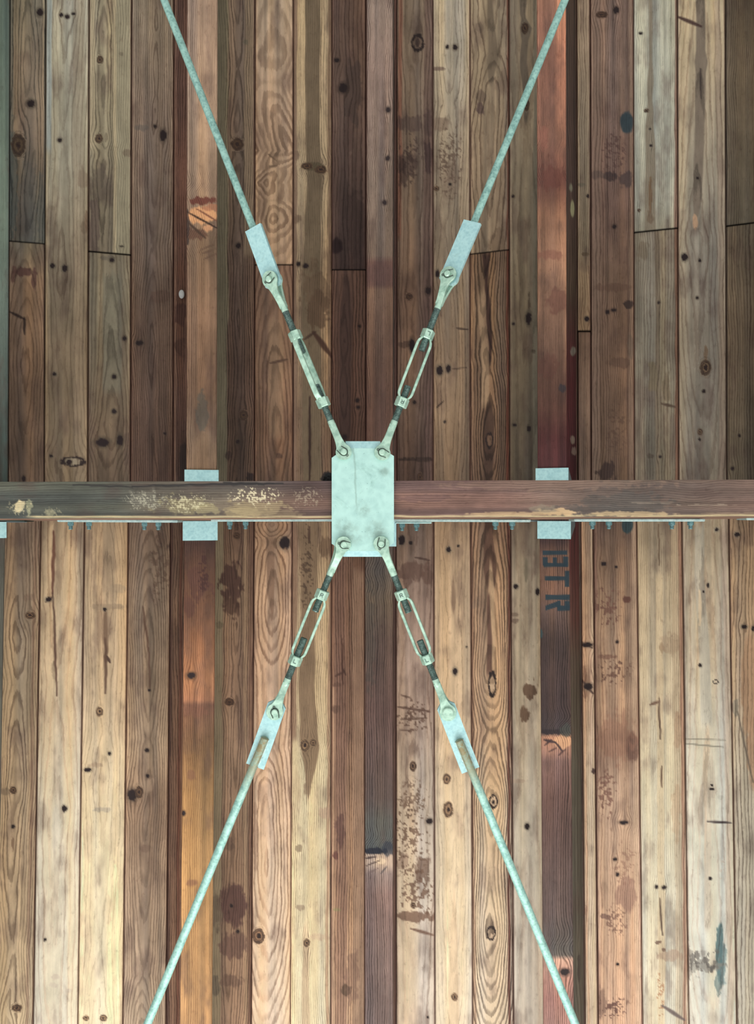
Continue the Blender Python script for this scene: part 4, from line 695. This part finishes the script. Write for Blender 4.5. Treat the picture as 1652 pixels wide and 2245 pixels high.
paint = [bar(1189, 1207, 1243, 1216.5),
         bar(1191, 1234, 1245, 1243), bar(1189.5, 1221, 1200, 1240), bar(1211, 1221.5, 1220, 1240), bar(1234, 1220.5, 1245, 1240),
         bar(1194, 1263.5, 1241, 1272.5), bar(1238, 1251, 1248, 1287),
         bar(1195, 1304, 1249, 1315), bar(1221, 1317, 1228, 1335), bar(1237, 1317, 1249, 1334), bar(1221, 1328, 1249, 1339),
         ([(1195, 1328), (1222, 1318), (1223, 1330), (1195, 1338.5)], BT)]
joist('roof_joist', 'right roof joist below the beam, stencilled with dark letters on its underside', True, (1181, 1247), 1100, B1,
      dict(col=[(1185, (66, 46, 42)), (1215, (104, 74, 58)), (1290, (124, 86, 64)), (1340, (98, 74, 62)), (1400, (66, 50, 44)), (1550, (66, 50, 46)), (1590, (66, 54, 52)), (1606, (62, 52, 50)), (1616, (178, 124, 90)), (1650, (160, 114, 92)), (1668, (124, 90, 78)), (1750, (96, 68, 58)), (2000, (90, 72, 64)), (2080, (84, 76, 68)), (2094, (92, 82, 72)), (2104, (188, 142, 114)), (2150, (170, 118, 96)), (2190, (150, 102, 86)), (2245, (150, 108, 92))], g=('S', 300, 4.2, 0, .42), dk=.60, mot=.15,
           waves=[(1590, 28, 2.6), (2070, 34, 1.8)], paint=paint, knots=[(1237, 2131, 10, 7)],
           stains=[(1208, 1604, 24, 6, (44, 36, 38), .9, .6), (1232, 1628, 22, 14, (198, 146, 100), .75, .6), (1186, 1390, 4, 12, (44, 66, 68), .8), (1240, 1600, 14, 12, (60, 62, 56), .7)],
           cracks=[(1193, 1622, 1216, 1628, 4, (52, 38, 40)), (1214, 1626, 1232, 1646, 2.2, (52, 38, 40)), (1192, 1634, 1208, 1622, 2, (56, 40, 40)), (1204, 1648, 1218, 1640, 1.8, (70, 48, 44)), (1224, 1656, 1238, 1644, 1.6, (64, 44, 42))]),
      side_r=side_red, group='roof joists', seed=31, roll=.125)
joist('roof_joist', 'far left roof joist below the beam, dark grey sliver at the frame side', True, (-60, 12.5), 1100, B1,
      dict(col=(82, 80, 68), g=JU, dk=.85, mot=.1), group='roof joists', seed=37)

for low, ya, yb, lb in ((False, T0, 1084, 'roof joist just past the right frame edge above the beam'), (True, 1100, B1, 'roof joist just past the right frame edge below the beam')):
    joist('roof_joist', lb, low, (1656, 1722), ya, yb, dict(col=(96, 84, 68), g=JU, dk=.8, mot=.15), group='roof joists', seed=41 + low)

# ------------------------------------------------------------------ cross beam
def beam():
    sh = Sheet(); D = 1.78
    sp = dict(col=[(0, (78, 88, 84))], g=('S', 1000, 4.2, 0, .45), dk=.80, mot=.12)
    xs = np.linspace(-560, 2210, 1600); ys = np.concatenate([[-.5], np.linspace(0, 80, 40), [80.5]])
    U, V = np.meshgrid(xs, ys)
    slope = -0.0029
    def bpos(U, V, dD):
        Y0 = 1056.6 + slope * U + V
        wy = (Y0 - CY) / F * D + dD * 0.045 * (1 if True else 0)
        return np.stack([(U - CX) / F * D, wy, CAMZ + D + dD + 0 * U], -1)
    dD = np.zeros_like(U); dD[0] = dD[-1] = .003
    G = bpos(U, V, dD)
    # grain runs along X: swap axes for the shading
    Vx, Vy = V + 1000, U
    s_ = fbm(U / 70, V / 12, 5, 4)
    left = ss(760, 720, U)
    sp = dict(col=[(-300, (72, 76, 68)), (250, (70, 72, 64)), (330, (80, 74, 64)), (500, (90, 82, 72)), (640, (84, 68, 62)), (727, (82, 64, 60)), (870, (98, 74, 68)), (1100, (100, 76, 70)), (1200, (98, 80, 72)), (1400, (88, 76, 68)), (1652, (100, 80, 70)), (1900, (100, 80, 70))],
              g=('S', 990, 4.0, 0, .5), dk=.86, mot=.16, dt=(1, .97, .97),
              stains=[(1054, 43, 12, 10, (196, 178, 132), .95, 1.0), (1055, 64, 16, 7, (150, 148, 112), .7, 1.4), (1070, 112, 10, 12, (142, 136, 104), .6, 1.4), (1040, 320, 18, 40, (110, 106, 92), .55, 1.2),
                      (1052, 400, 20, 50, (134, 124, 88), .6, 1.3), (1060, 455, 12, 22, (150, 138, 96), .6, 1.2), (1060, 560, 18, 60, (152, 134, 96), .65, 1.0), (1066, 540, 12, 50, (160, 142, 100), .6, 1.0), (1072, 610, 8, 50, (140, 122, 90), .5),
                      (1038, 930, 8, 60, (84, 62, 62), .4), (1050, 1370, 24, 90, (74, 70, 66), .6, .8), (1066, 1300, 12, 110, (70, 66, 62), .5), (1010, 1200, 12, 240, (124, 98, 80), .45),
                      (1070, 1220, 8, 40, (190, 158, 112), .85, 1.0), (1062, 1190, 9, 26, (128, 116, 96), .6, 1.0), (1073, 1120, 4, 110, (180, 150, 106), .7, .5), (1074, 1390, 5, 90, (176, 150, 108), .75, .8), (1055, 1545, 2, 50, (150, 132, 112), .6), (1050, 1430, 2, 60, (140, 124, 106), .5), (1074, 1600, 3, 60, (130, 108, 84), .5), (1020, 760, 10, 30, (70, 56, 54), .4)],
              scabs=[(1042, 320, 22, 50, (150, 146, 124), .8, 3.5), (1046, 410, 24, 55, (186, 178, 138), .75, 3.5), (1034, 560, 24, 60, (196, 184, 146), .9, 3.5), (1036, 670, 24, 40, (170, 156, 128), .5, 3), (1055, 45, 20, 30, (170, 160, 122), .7, 4), (1068, 120, 14, 30, (140, 134, 104), .6, 4)],
              bands=[(1078.6, 2.0, (190, 172, 124), .85, 60, 2000)], cracks=[(1006, 160, 1012, 290, 2.2, (44, 42, 40)), (1010, 290, 1005, 620, 2.4, (40, 38, 38)), (1003, 490, 1005, 600, 2.4, (40, 38, 38))],
              waves=[(1180, 60, .5), (1420, 90, .8), (1560, 60, .6)])
    r, d, cl, cd = shade(Vx, Vy, sp, 71)
    gv = np.stack([G[..., 1] + 11.3, G[..., 0] + 4.1, 0 * U], -1)
    sh.grid(G, r, d, cl, cd, gv)
    dd = np.linspace(.003, .17, 16); 
    for v in (80.5, -.5):
        U2, DD = np.meshgrid(xs[::4], dd); G2 = bpos(U2, v + 0 * U2, DD)
        sp2 = dict(col=(112, 84, 66), g=('S', 0, 5), dk=.75, mot=.2)
        r, d, cl, cd = shade(DD * 900, U2, sp2, 73)
        gv = np.stack([DD + 5, G2[..., 0], 0 * U2], -1)
        if v > 0: sh.grid(G2[:, ::-1], r, d, cl, cd, gv)
        else: sh.grid(G2, r, d, cl, cd, gv)
    U3 = np.array([[xs[0], xs[-1]]] * 2); V3 = np.array([[-.5, -.5], [80.5, 80.5]]); T = bpos(U3, V3, np.full((2, 2), .17))
    sh.plain([T[0, 0], T[1, 0], T[0, 1], T[1, 1]], (90, 70, 58))
    B = bpos(U3, V3, np.full((2, 2), .003))
    for k in (0, 1): sh.plain([B[0, k], B[1, k], T[0, k], T[1, k]], (100, 80, 64))
    tag(sh.build('cross_beam'), 'heavy weathered wooden beam crossing horizontally behind the steel plate', 'beam')
beam()

# ------------------------------------------------------------------ steel work
DA = 1.770                       # depth of the bracing plane below the camera axis
K = DA / F                       # metres per reference pixel in that plane
def frame(a, b, D=DA):
    """matrix at picture point a with local +x towards b (in the bracing plane), +z away from the viewer"""
    d = Vector((b[0] - a[0], b[1] - a[1], 0)).normalized(); z = Vector((0, 0, 1)); y = z.cross(d)
    M = Matrix.Identity(4); M.col[0][:3] = d; M.col[1][:3] = y; M.col[2][:3] = z; M.col[3][:3] = px(a[0], a[1], D)
    return M, math.hypot(b[0] - a[0], b[1] - a[1])
def lathe(bm, prof, n=20, cap=True, M=None):
    """prof: (x, r) in px; axis x"""
    rings = []
    for x, r in prof:
        rings.append([bm.verts.new(Vector((x * K, r * K * math.cos(2 * math.pi * i / n), r * K * math.sin(2 * math.pi * i / n)))) for i in range(n)])
    for a, b in zip(rings, rings[1:]):
        for i in range(n): bm.faces.new((a[i], a[(i + 1) % n], b[(i + 1) % n], b[i]))
    if cap: bm.faces.new(rings[0][::-1]); bm.faces.new(rings[-1])
    return [v for r in rings for v in r]
def thread(x0, x1, r, pitch=3.0):
    p = [(x0, r - .7)]; x = x0
    while x < x1 - pitch:
        p += [(x + pitch * .25, r - 1.0), (x + pitch * .6, r + .25), (x + pitch * .8, r + .25)]; x += pitch
    p.append((x1, r - .8)); return p
def strip(bm, st):
    """st: stations (x, y centre, half width, z centre, half thickness) -> closed bar"""
    R_ = []
    for x, yc, hw, z, ht in st:
        c = min(hw, ht) * .3
        pts = [(-hw, -ht + c), (-hw + c, -ht), (hw - c, -ht), (hw, -ht + c), (hw, ht - c), (hw - c, ht), (-hw + c, ht), (-hw, ht - c)]
        R_.append([bm.verts.new(Vector((x, yc + p[0], z + p[1])) * K) for p in pts])
    for a, b in zip(R_, R_[1:]):
        for i in range(8): bm.faces.new((a[i], a[(i + 1) % 8], b[(i + 1) % 8], b[i]))
    bm.faces.new(R_[0][::-1]); bm.faces.new(R_[-1])
def prism(bm, poly, z0, z1, s=K):
    a = [bm.verts.new(Vector((x * s, y * s, z0 * s))) for x, y in poly]; b = [bm.verts.new(Vector((x * s, y * s, z1 * s))) for x, y in poly]
    n = len(poly)
    for i in range(n): bm.faces.new((a[i], a[(i + 1) % n], b[(i + 1) % n], b[i]))
    bm.faces.new(a[::-1]); bm.faces.new(b)
def hexnut(bm, x0, x1, af, n=6, ph=0.0):
    r = af / math.cos(math.pi / n) ; c = 1.5
    R_ = []
    for x, q in ((x0, r - c), (x0 + c, r), (x1 - c, r), (x1, r - c)):
        R_.append([bm.verts.new(Vector((x, q * math.cos(ph + 2 * math.pi * i / n), q * math.sin(ph + 2 * math.pi * i / n))) * K) for i in range(n)])
    for a, b in zip(R_, R_[1:]):
        for i in range(n): bm.faces.new((a[i], a[(i + 1) % n], b[(i + 1) % n], b[i]))
    bm.faces.new(R_[0][::-1]); bm.faces.new(R_[-1])
def tube(pts, r, n=6):
    bm = bmesh.new(); R_ = []
    for i, p in enumerate(pts):
        a = pts[max(i - 1, 0)]; b = pts[min(i + 1, len(pts) - 1)]
        t = (b - a).normalized(); u = t.orthogonal().normalized() if not R_ else (pu - t * pu.dot(t)).normalized(); pu = u
        v = t.cross(u); R_.append([bm.verts.new(p + (u * math.cos(2 * math.pi * k / n) + v * math.sin(2 * math.pi * k / n)) * r) for k in range(n)])
    for a, b in zip(R_, R_[1:]):
        for k in range(n): bm.faces.new((a[k], a[(k + 1) % n], b[(k + 1) % n], b[k]))
    bm.faces.new(R_[0][::-1]); bm.faces.new(R_[-1]); return bm2me(bm)

def clevis(M_parent_obj, x_pin, sgn, reach, roll, eye=17.5, gap=10.0, big=False, cot=0.0, stub=0, tin=None):
    """forked eye: pin at x_pin, shank runs along sgn*x up to `reach`; returns the part"""
    bm = bmesh.new(); th_ = 2.6
    for s_ in (-1, 1):
        st = []; nb = 44.0; hw1 = 7.6
        xt = eye * 0.72
        for q in np.linspace(-eye + .15, xt, 18): st.append((q, 0, max(math.sqrt(max(eye * eye - q * q, 0)), .6), s_ * gap, th_))
        w0 = math.sqrt(eye * eye - xt * xt)
        for q in np.linspace(xt, 56, 12)[1:]:
            f = min((q - xt) / (nb - xt), 1); f2 = 1 - (1 - f) ** 2.6
            zz = s_ * gap * (1 - ss(24, 60, np.array(q)) * .72)
            st.append((q, 0, w0 * (1 - f2) + hw1 * f2, float(zz), th_ + 1.6 * f))
        st.append((66, 0, 7.6, s_ * 2.0, 4.6))
        strip(bm, st)
    lathe(bm, [(54, 6.5), (60, 7.9), (74, 7.6), (76, 7.0)], 20)
    for v in bm.verts: v.co.x *= sgn
    R = Matrix.Rotation(roll, 4, 'X'); T = Matrix.Translation((x_pin * K, 0, 0))
    c = obj('clevis', bm2me(bm, 'clevis', 40), GALV, M_parent_obj); c.matrix_local = T @ R
    bm = bmesh.new(); lathe(bm, thread(74, reach, 7.5), 18)
    for v in bm.verts: v.co.x *= sgn
    t = obj('threaded_shank', bm2me(bm, 'thread', 60), THREAD, c)
    # pin across the fork
    bm = bmesh.new(); pr = 12.5 if big else 7.0
    vs = lathe(bm, [(-19, pr - 2), (-17.5, pr), (-14, pr), (-13.9, 7.0), (19, 7.0), (20, 5.5)] if big else [(-20, 5.6), (-18.5, 7.0), (14, 7.0), (14.2, 11), (18, 11), (19, 10)], 24)
    for v in vs: v.co = Vector((v.co.y, v.co.z, v.co.x))
    p = obj('pin', bm2me(bm, 'pin', 35), GALV, M_parent_obj); p.matrix_local = T @ R
    if not big:
        arc = [Vector((8.3 * math.cos(a), 8.3 * math.sin(a), -15.5)) * K for a in np.linspace(cot + .5, cot + math.pi * 1.25, 12)]
        a0 = arc[0]; a1 = arc[-1]
        g0, g1 = cot + .5, cot + math.pi * 1.25
        pts = [a0 + Vector((math.sin(g0), -math.cos(g0), 0)) * 11 * K] + arc + [a1 + Vector((-math.sin(g1), math.cos(g1), -.1)) * 13 * K]
        o = obj('cotter_pin', tube(pts, 0.95 * K), DARK, p)
        eyeb = [arc[6] + Vector((math.cos(q) * 2.2 * K, math.sin(q) * 2.2 * K, 0)) + Vector((math.cos(cot + 2.2), math.sin(cot + 2.2), 0)) * 2.4 * K for q in np.linspace(0, 6.2, 9)]
        obj('cotter_eye', tube(eyeb, 0.8 * K), DARK, p)
    return c

def mark(parent, x, z_sign, letter):
    """raised letter on an end nut"""
    L = {'R': [((-3, -4), (-3, 4)), ((-3, 4), (1.5, 4)), ((1.5, 4), (3, 2)), ((3, 2), (1.5, 0)), ((1.5, 0), (-3, 0)), ((0, 0), (3, -4))], 'L': [((-3, 4), (-3, -4)), ((-3, -4), (3, -4))]}[letter]
    bm = bmesh.new()
    for (ax, ay), (bx, by) in L:
        d = Vector((bx - ax, by - ay, 0)).normalized(); n_ = Vector((-d.y, d.x, 0)) * .55
        q = [Vector((ax, ay, 0)) - n_, Vector((bx, by, 0)) - n_, Vector((bx, by, 0)) + n_, Vector((ax, ay, 0)) + n_]
        prism(bm, [(x - v.y, -v.x) for v in q], -13.6, -12.3)
    return obj('stamped_letter', bm2me(bm), THREAD, parent)

def turnbuckle(label, a, b, n1, n2, stub1, stub2, rollA, rollB, rollT, cotA, cotB, bigB=False, letters=('R', 'L')):
    M, L = frame(a, b)
    root = empty('turnbuckle', M, label, 'turnbuckle', 'turnbuckles of the cross bracing')
    clevis(root, 0, 1, n1 + 11 + stub1, rollA, cot=cotA)
    clevis(root, L, -1, L - (n2 - 11 - stub2), rollB, eye=18.5, gap=11.0, big=bigB, cot=cotB)
    RT = Matrix.Rotation(rollT, 4, 'X')
    for s_ in (-1, 1):
        bm = bmesh.new(); q0, q1 = n1 + 4, n2 - 4
        st = [(q0, s_ * 8.5, 2.4, 0, 7), (q0 + 6, s_ * 9.5, 2.4, 0, 6.6), (q0 + 12, s_ * 13.2, 2.8, 0, 6.2), (q0 + 18, s_ * 14.5, 2.9, 0, 6.0), (q0 + 26, s_ * 14.8, 2.9, 0, 6.0),
              (q1 - 26, s_ * 14.8, 2.9, 0, 6.0), (q1 - 18, s_ * 14.5, 2.9, 0, 6.0), (q1 - 12, s_ * 13.2, 2.8, 0, 6.2), (q1 - 6, s_ * 9.5, 2.4, 0, 6.6), (q1, s_ * 8.5, 2.4, 0, 7)]
        strip(bm, st); o = obj('side_bar', bm2me(bm, 'side_bar', 40), GALV, root); o.matrix_local = RT
    for x0, x1, l_ in ((n1 - 11, n1 + 10, letters[0]), (n2 - 10, n2 + 11, letters[1])):
        bm = bmesh.new(); hexnut(bm, x0, x1, 12.6, 6, 0)
        nut = obj('end_nut', bm2me(bm, 'end_nut', 25), GALV, root); nut.matrix_local = RT
        if l_: mark(nut, (x0 + x1) / 2, -1, l_)
    return root, M, L

def brace_rod(label, a, b, end, lug, lug0, rod_side, rod0, roll, clip=False):
    """lug plate pinned at b and a long rod running out to picture point `end`"""
    M, L = frame(b, lug); root = empty('brace_rod', M, label, 'steel rod', 'rods of the cross bracing')
    bm = bmesh.new(); hw = 20.5
    poly = [(-20, -11), (-11, -hw), (lug0, -hw), (lug0, -7), (lug0 - 8, -5), (lug0 - 8, 5), (lug0, 7), (lug0, hw), (-11, hw), (-20, 11)] if clip else \
           [(-17, -13), (-9, -hw), (lug0, -hw), (lug0, hw), (-9, hw), (-17, 13)]
    prism(bm, poly, -4, 4); bvl(bm, .0009, 2)
    p = obj('lug_plate', bm2me(bm, 'lug', 30), GALV_BLUE, root)
    p.matrix_local = Matrix.Rotation(roll, 4, 'X')
    # rod: straight from beside the lug to outside the frame
    Mi = M.inverted(); e = Mi @ px(end[0], end[1], DA); e.z = 0
    side = Vector((rod0[0] * K, rod0[1] * K, rod_side * 11 * K))
    d = (Vector((e.x, e.y, side.z)) - side); Lr = d.length / K + 360; d.normalize()
    bm = bmesh.new(); rr = 8.9 if clip else 8.2; lathe(bm, [(0, rr - 1.6), (1.5, rr - .2)] + [(x, rr) for x in np.linspace(10, Lr, 30)], 24)
    r = obj('rod', bm2me(bm, 'rod', 35), GALV_WELD if clip else GALV_ROD, root)
    q = Vector((1, 0, 0)).rotation_difference(d); RM = Matrix.Translation(side) @ q.to_matrix().to_4x4(); r.matrix_local = RM
    # fillet weld between rod and lug
    rng = random.Random(4); bm = bmesh.new()
    for s_ in (-1, 1):
        st = [(x, s_ * (8.2 + rng.uniform(-.5, .5)), 2.6 + rng.uniform(-.5, .6), -rod_side * 6.2, 2.4) for x in np.linspace(4, lug0 - rod0[0] - 4, 24)]
        strip(bm, st)
    wd = obj('weld_bead', bm2me(bm, 'weld', 60), GALV_BAR, root); wd.matrix_local = RM.copy()
    return root

A_UL, B_UL = (753, 992), (597, 614)
A_UR, B_UR = (838, 993), (985, 607)
A_LL, B_LL = (750, 1192), (603, 1557)
A_LR, B_LR = (836, 1192), (981, 1559)
turnbuckle('steel turnbuckle above left of the plate, turned edge on so its slot looks closed', A_UL, B_UL, 119, 276, 30, 30, .05, -.42, 1.15, .4, 2.2, letters=(None, None))
turnbuckle('open steel turnbuckle above right of the plate, R stamped on its lower nut', A_UR, B_UR, 119, 277, 27, 26, -.05, -.42, .1, 2.6, 2.0)
turnbuckle('open steel turnbuckle below left of the plate, with the longest thread inside', A_LL, B_LL, 121, 275, 28, 41, -.25, -.05, -.08, 5.4, .3)
turnbuckle('open steel turnbuckle below right of the plate, ending in a broad round pin head', A_LR, B_LR, 121, 271, 30, 32, .06, .05, .1, 4.6, 0, True)
brace_rod('upper left galvanised brace rod with its lug plate lying over the rod end', A_UL, B_UL, (357, -6), (555, 498), 122, 1, (84, 0), -.40)
brace_rod('upper right galvanised brace rod with its lug plate lying over the rod end', A_UR, B_UR, (1240, -6), (1036, 486), 130, 1, (92, 3), -.40)
brace_rod('lower left galvanised brace rod lying over its lug plate, brown at the end', A_LL, B_LL, (321, 2251), (559, 1680), 130, -1, (60, 0), .0, True)
brace_rod('lower right galvanised brace rod lying over its lug plate, brown at the end', A_LR, B_LR, (1263, 2251), (1030, 1686), 138, -1, (64, 0), .0, True)

# centre plate with bent lips
bm = bmesh.new()
def PP(x, y): return ((x - 795) , (y - 1094))
poly = [PP(757, 983), PP(727, 1004), PP(727, 1192), PP(752, 1208), PP(838, 1208), PP(863, 1190), PP(863, 1000), PP(836, 983)]
prism(bm, poly, -4, 4)
bvl(bm, .0008, 2)
gp = empty('gusset_plate', Matrix.Translation(px(795, 1094, DA)), 'pale galvanised gusset plate pinning the four braces to the beam', 'steel plate')
obj('plate', bm2me(bm, 'plate', 30), GALV_PLATE, gp)
for y0, y1, z1 in ((984, 967.5, 3.0), (1207, 1220.5, 2.5)):
    bm = bmesh.new(); A = [PP(757, y0), PP(836, y0)]; B = [PP(757, y1), PP(833, y1)]
    if y0 > 1100: A = [PP(752, y0), PP(838, y0)]; B = [PP(752, y1), PP(838, y1)]
    v = [bm.verts.new(Vector((x, y, z)) * K) for (x, y), z in ((A[0], -4), (A[1], -4), (B[1], -4 + z1), (B[0], -4 + z1), (A[0], 4), (A[1], 4), (B[1], 4 + z1), (B[0], 4 + z1))]
    for f in ((0, 1, 2, 3), (7, 6, 5, 4), (0, 4, 5, 1), (1, 5, 6, 2), (2, 6, 7, 3), (3, 7, 4, 0)): bm.faces.new([v[i] for i in f])
    bvl(bm, .0006, 2); obj('bent_lip', bm2me(bm, 'lip', 30), GALV_BLUE, gp)

# joist hangers: folded sheet steel seats with tapering cheeks and flanges along the beam
def hanger(label, lower, e, yedge, roll, grp=True, seat_extra=0.0, cheeks=.12, tabs=True):
    a, b = th(e[0]), th(e[1]); thc = (a + b) / 2; wd = R_JOIST * (b - a) + .004; t = .003
    tx = Vector((math.cos(thc + roll), 0, -math.sin(thc + roll))); up = Vector((math.sin(thc + roll), 0, math.cos(thc + roll)))
    c0 = Vector((R_JOIST * math.sin(thc), 0, CAMZ + R_JOIST * math.cos(thc)))
    M = Matrix.Identity(4); M.col[0][:3] = tx; M.col[1][:3] = (0, 1, 0); M.col[2][:3] = up
    ye = (yedge - CY) / F * (R_JOIST * math.cos(thc) - t); yb = .0262 if lower else -.066
    M.col[3][:3] = c0 + Vector((0, yb, zc(yb, lower)))
    d = ye - yb
    root = empty('joist_hanger', M, label, 'joist hanger', 'galvanised joist hangers on the beam')
    def box(name, pts, mat=GALV_BLUE, bv=.0008):
        bm = bmesh.new(); v = [bm.verts.new(p) for p in pts]
        for f in ((0, 1, 2, 3), (7, 6, 5, 4), (0, 4, 5, 1), (1, 5, 6, 2), (2, 6, 7, 3), (3, 7, 4, 0)): bm.faces.new([v[i] for i in f])
        bvl(bm, bv, 2); return obj(name, bm2me(bm, name, 30), mat, root)
    h = wd / 2 + t
    box('seat', [(-h, 0, -t), (h, 0, -t), (h, d, -t), (-h, d, -t), (-h, 0, 0), (h, 0, 0), (h, d, 0), (-h, d, 0)], bv=.0014)
    for s_ in (-1, 1):
        x0, x1 = sorted((s_ * wd / 2, s_ * h))
        box('cheek', [(x0, 0, 0), (x1, 0, 0), (x1, d, 0), (x0, d, 0), (x0, 0, cheeks), (x1, 0, cheeks), (x1, d * .3, cheeks), (x0, d * .3, cheeks)], GALV_CHEEK)
        if tabs and lower:
            x0, x1 = sorted((s_ * h, s_ * (h + .05)))
            box('flange', [(x0, -.001, .0), (x1, -.001, .02), (x1, .002, .02), (x0, .002, .0), (x0, -.001, cheeks), (x1, -.001, cheeks), (x1, .002, cheeks), (x0, .002, cheeks)], GALV_CHEEK)
    return root
GALV_CHEEK = plain('dull_hanger_steel', (112, 128, 132), .5, .2, .12)
hanger('steel joist hanger above the beam seating the left joist', False, (408, 475), 1030, 0)
hanger('steel joist hanger above the beam seating the right joist, crimson wood beyond', False, (1177.3, 1242), 1026, .125)
hanger('steel joist hanger below the beam seating the left joist', True, (404.5, 473), 1185, 0)
hanger('steel joist hanger below the beam at the right joist with dark letters', True, (1181, 1247), 1181.5, .125)
hanger('steel joist hanger mostly hidden behind the gusset plate', True, (800, 864.5), 1198, .025)
hanger('corner of a pale joist hanger at the left frame edge below the beam', True, (-60, 10), 1180, 0)

# straps bolted to the side of the beam, seen edge on
def strap(label, x0, x1, y, bolts, depth0=1.885, hz=.055, thick=.0068, tilt=0.0, mat=None, blen=.020):
    """y: picture row of the near edge at depth0"""
    X0, X1 = (x0 - CX) / F * depth0, (x1 - CX) / F * depth0; Y = (y - CY) / F * depth0
    M = Matrix.Translation(((X0 + X1) / 2, Y, CAMZ + depth0)) @ Matrix.Rotation(tilt, 4, 'Z')
    root = empty('steel_strap', M, label, 'steel strap', 'steel straps on the side of the beam')
    bm = bmesh.new(); bmesh.ops.create_cube(bm, size=1.0)
    hl = (X1 - X0) / 2
    for v in bm.verts: v.co = Vector((v.co.x * 2 * hl, (v.co.y + .5) * thick, (v.co.z + .5) * hz))
    bvl(bm, .0012, 2); obj('bar', bm2me(bm, 'bar', 30), mat or GALV_BAR, root)
    for i, bx in enumerate(bolts):
        D = depth0 + .020 + .006 * (i % 2); x = (bx - CX) / F * D - (X0 + X1) / 2
        bt = bpy.data.objects.new('bolt', BOLTME['bolt']); COL.objects.link(bt); bt.parent = root
        bt.location = (x, thick, .020 + .006 * (i % 2))
        nu = bpy.data.objects.new('nut', BOLTME['nut']); COL.objects.link(nu); nu.parent = bt
        nu.rotation_euler = (0, .3 + i, 0)
    return root
BOLTME = {}
bm = bmesh.new(); vs = lathe(bm, [(-8, 4.6), (0, 4.6)] + thread(1, 18, 4.7, 2.2), 16)
for v in vs: v.co = Vector((v.co.y, v.co.x, v.co.z))
BOLTME['bolt'] = bm2me(bm, 'bolt', 60); BOLTME['bolt'].materials.append(BOLT)
bm = bmesh.new(); hexnut(bm, 0, 9.5, 6.3, 6, 0)
for v in bm.verts: v.co = Vector((v.co.y, v.co.x, v.co.z))
BOLTME['nut'] = bm2me(bm, 'nut', 25); BOLTME['nut'].materials.append(BOLT)
strap('long bright strap on the beam side at far left, four bolts', 125, 389, 1139.2, (155, 195, 316.5, 347), tilt=.006)
strap('grey strap under the beam left of the plate, two bolts showing', 462, 730, 1137.6, (503.5, 538), tilt=-.002)
strap('long bright strap under the beam right of the plate, two bolts at its far end', 860, 1163, 1138.4, (1085.5, 1122), tilt=.004)
strap('short strap tucked under the long strap beside the plate, two bolts', 866, 946, 1144.6, (881, 912.5), depth0=1.93, thick=.004, tilt=.0)
strap('long bright strap right of the lettered joist, four bolts', 1258, 1545, 1137.6, (1298, 1334, 1472, 1513), tilt=.0)
strap('dark thin strap end at the left frame edge below the beam', -60, 54, 1139.0, (), mat=DARK, tilt=.03, thick=.004)
strap('strap end at the right frame edge under the beam', 1636, 1760, 1134.5, ())

# black debris caught above the beam beside the plate, fleck of paint, small things
rng = random.Random(7)
bm = bmesh.new(); bmesh.ops.create_icosphere(bm, subdivisions=3, radius=1)
for v in bm.verts:
    n_ = 1 + .35 * (rng.random() - .5); v.co = Vector((v.co.x * .017 * n_, v.co.y * .013 * n_, v.co.z * .012 * n_))
o = obj('nest_debris', bm2me(bm, 'debris', 20), BLACK); o.location = px(722, 1049, 1.90)
tag(o, 'small black clump of debris on the beam edge beside the plate', 'debris')
bm = bmesh.new(); bmesh.ops.create_icosphere(bm, subdivisions=3, radius=1)
for v in bm.verts: v.co = Vector((v.co.x * .0095, v.co.y * .0145, v.co.z * .006))
o = obj('cocoon', bm2me(bm, 'cocoon', 60), WHITE); o.location = px(398, 645, 2.411)
tag(o, 'small white fluffy cocoon stuck to the roof board beside the left joist', 'cocoon')
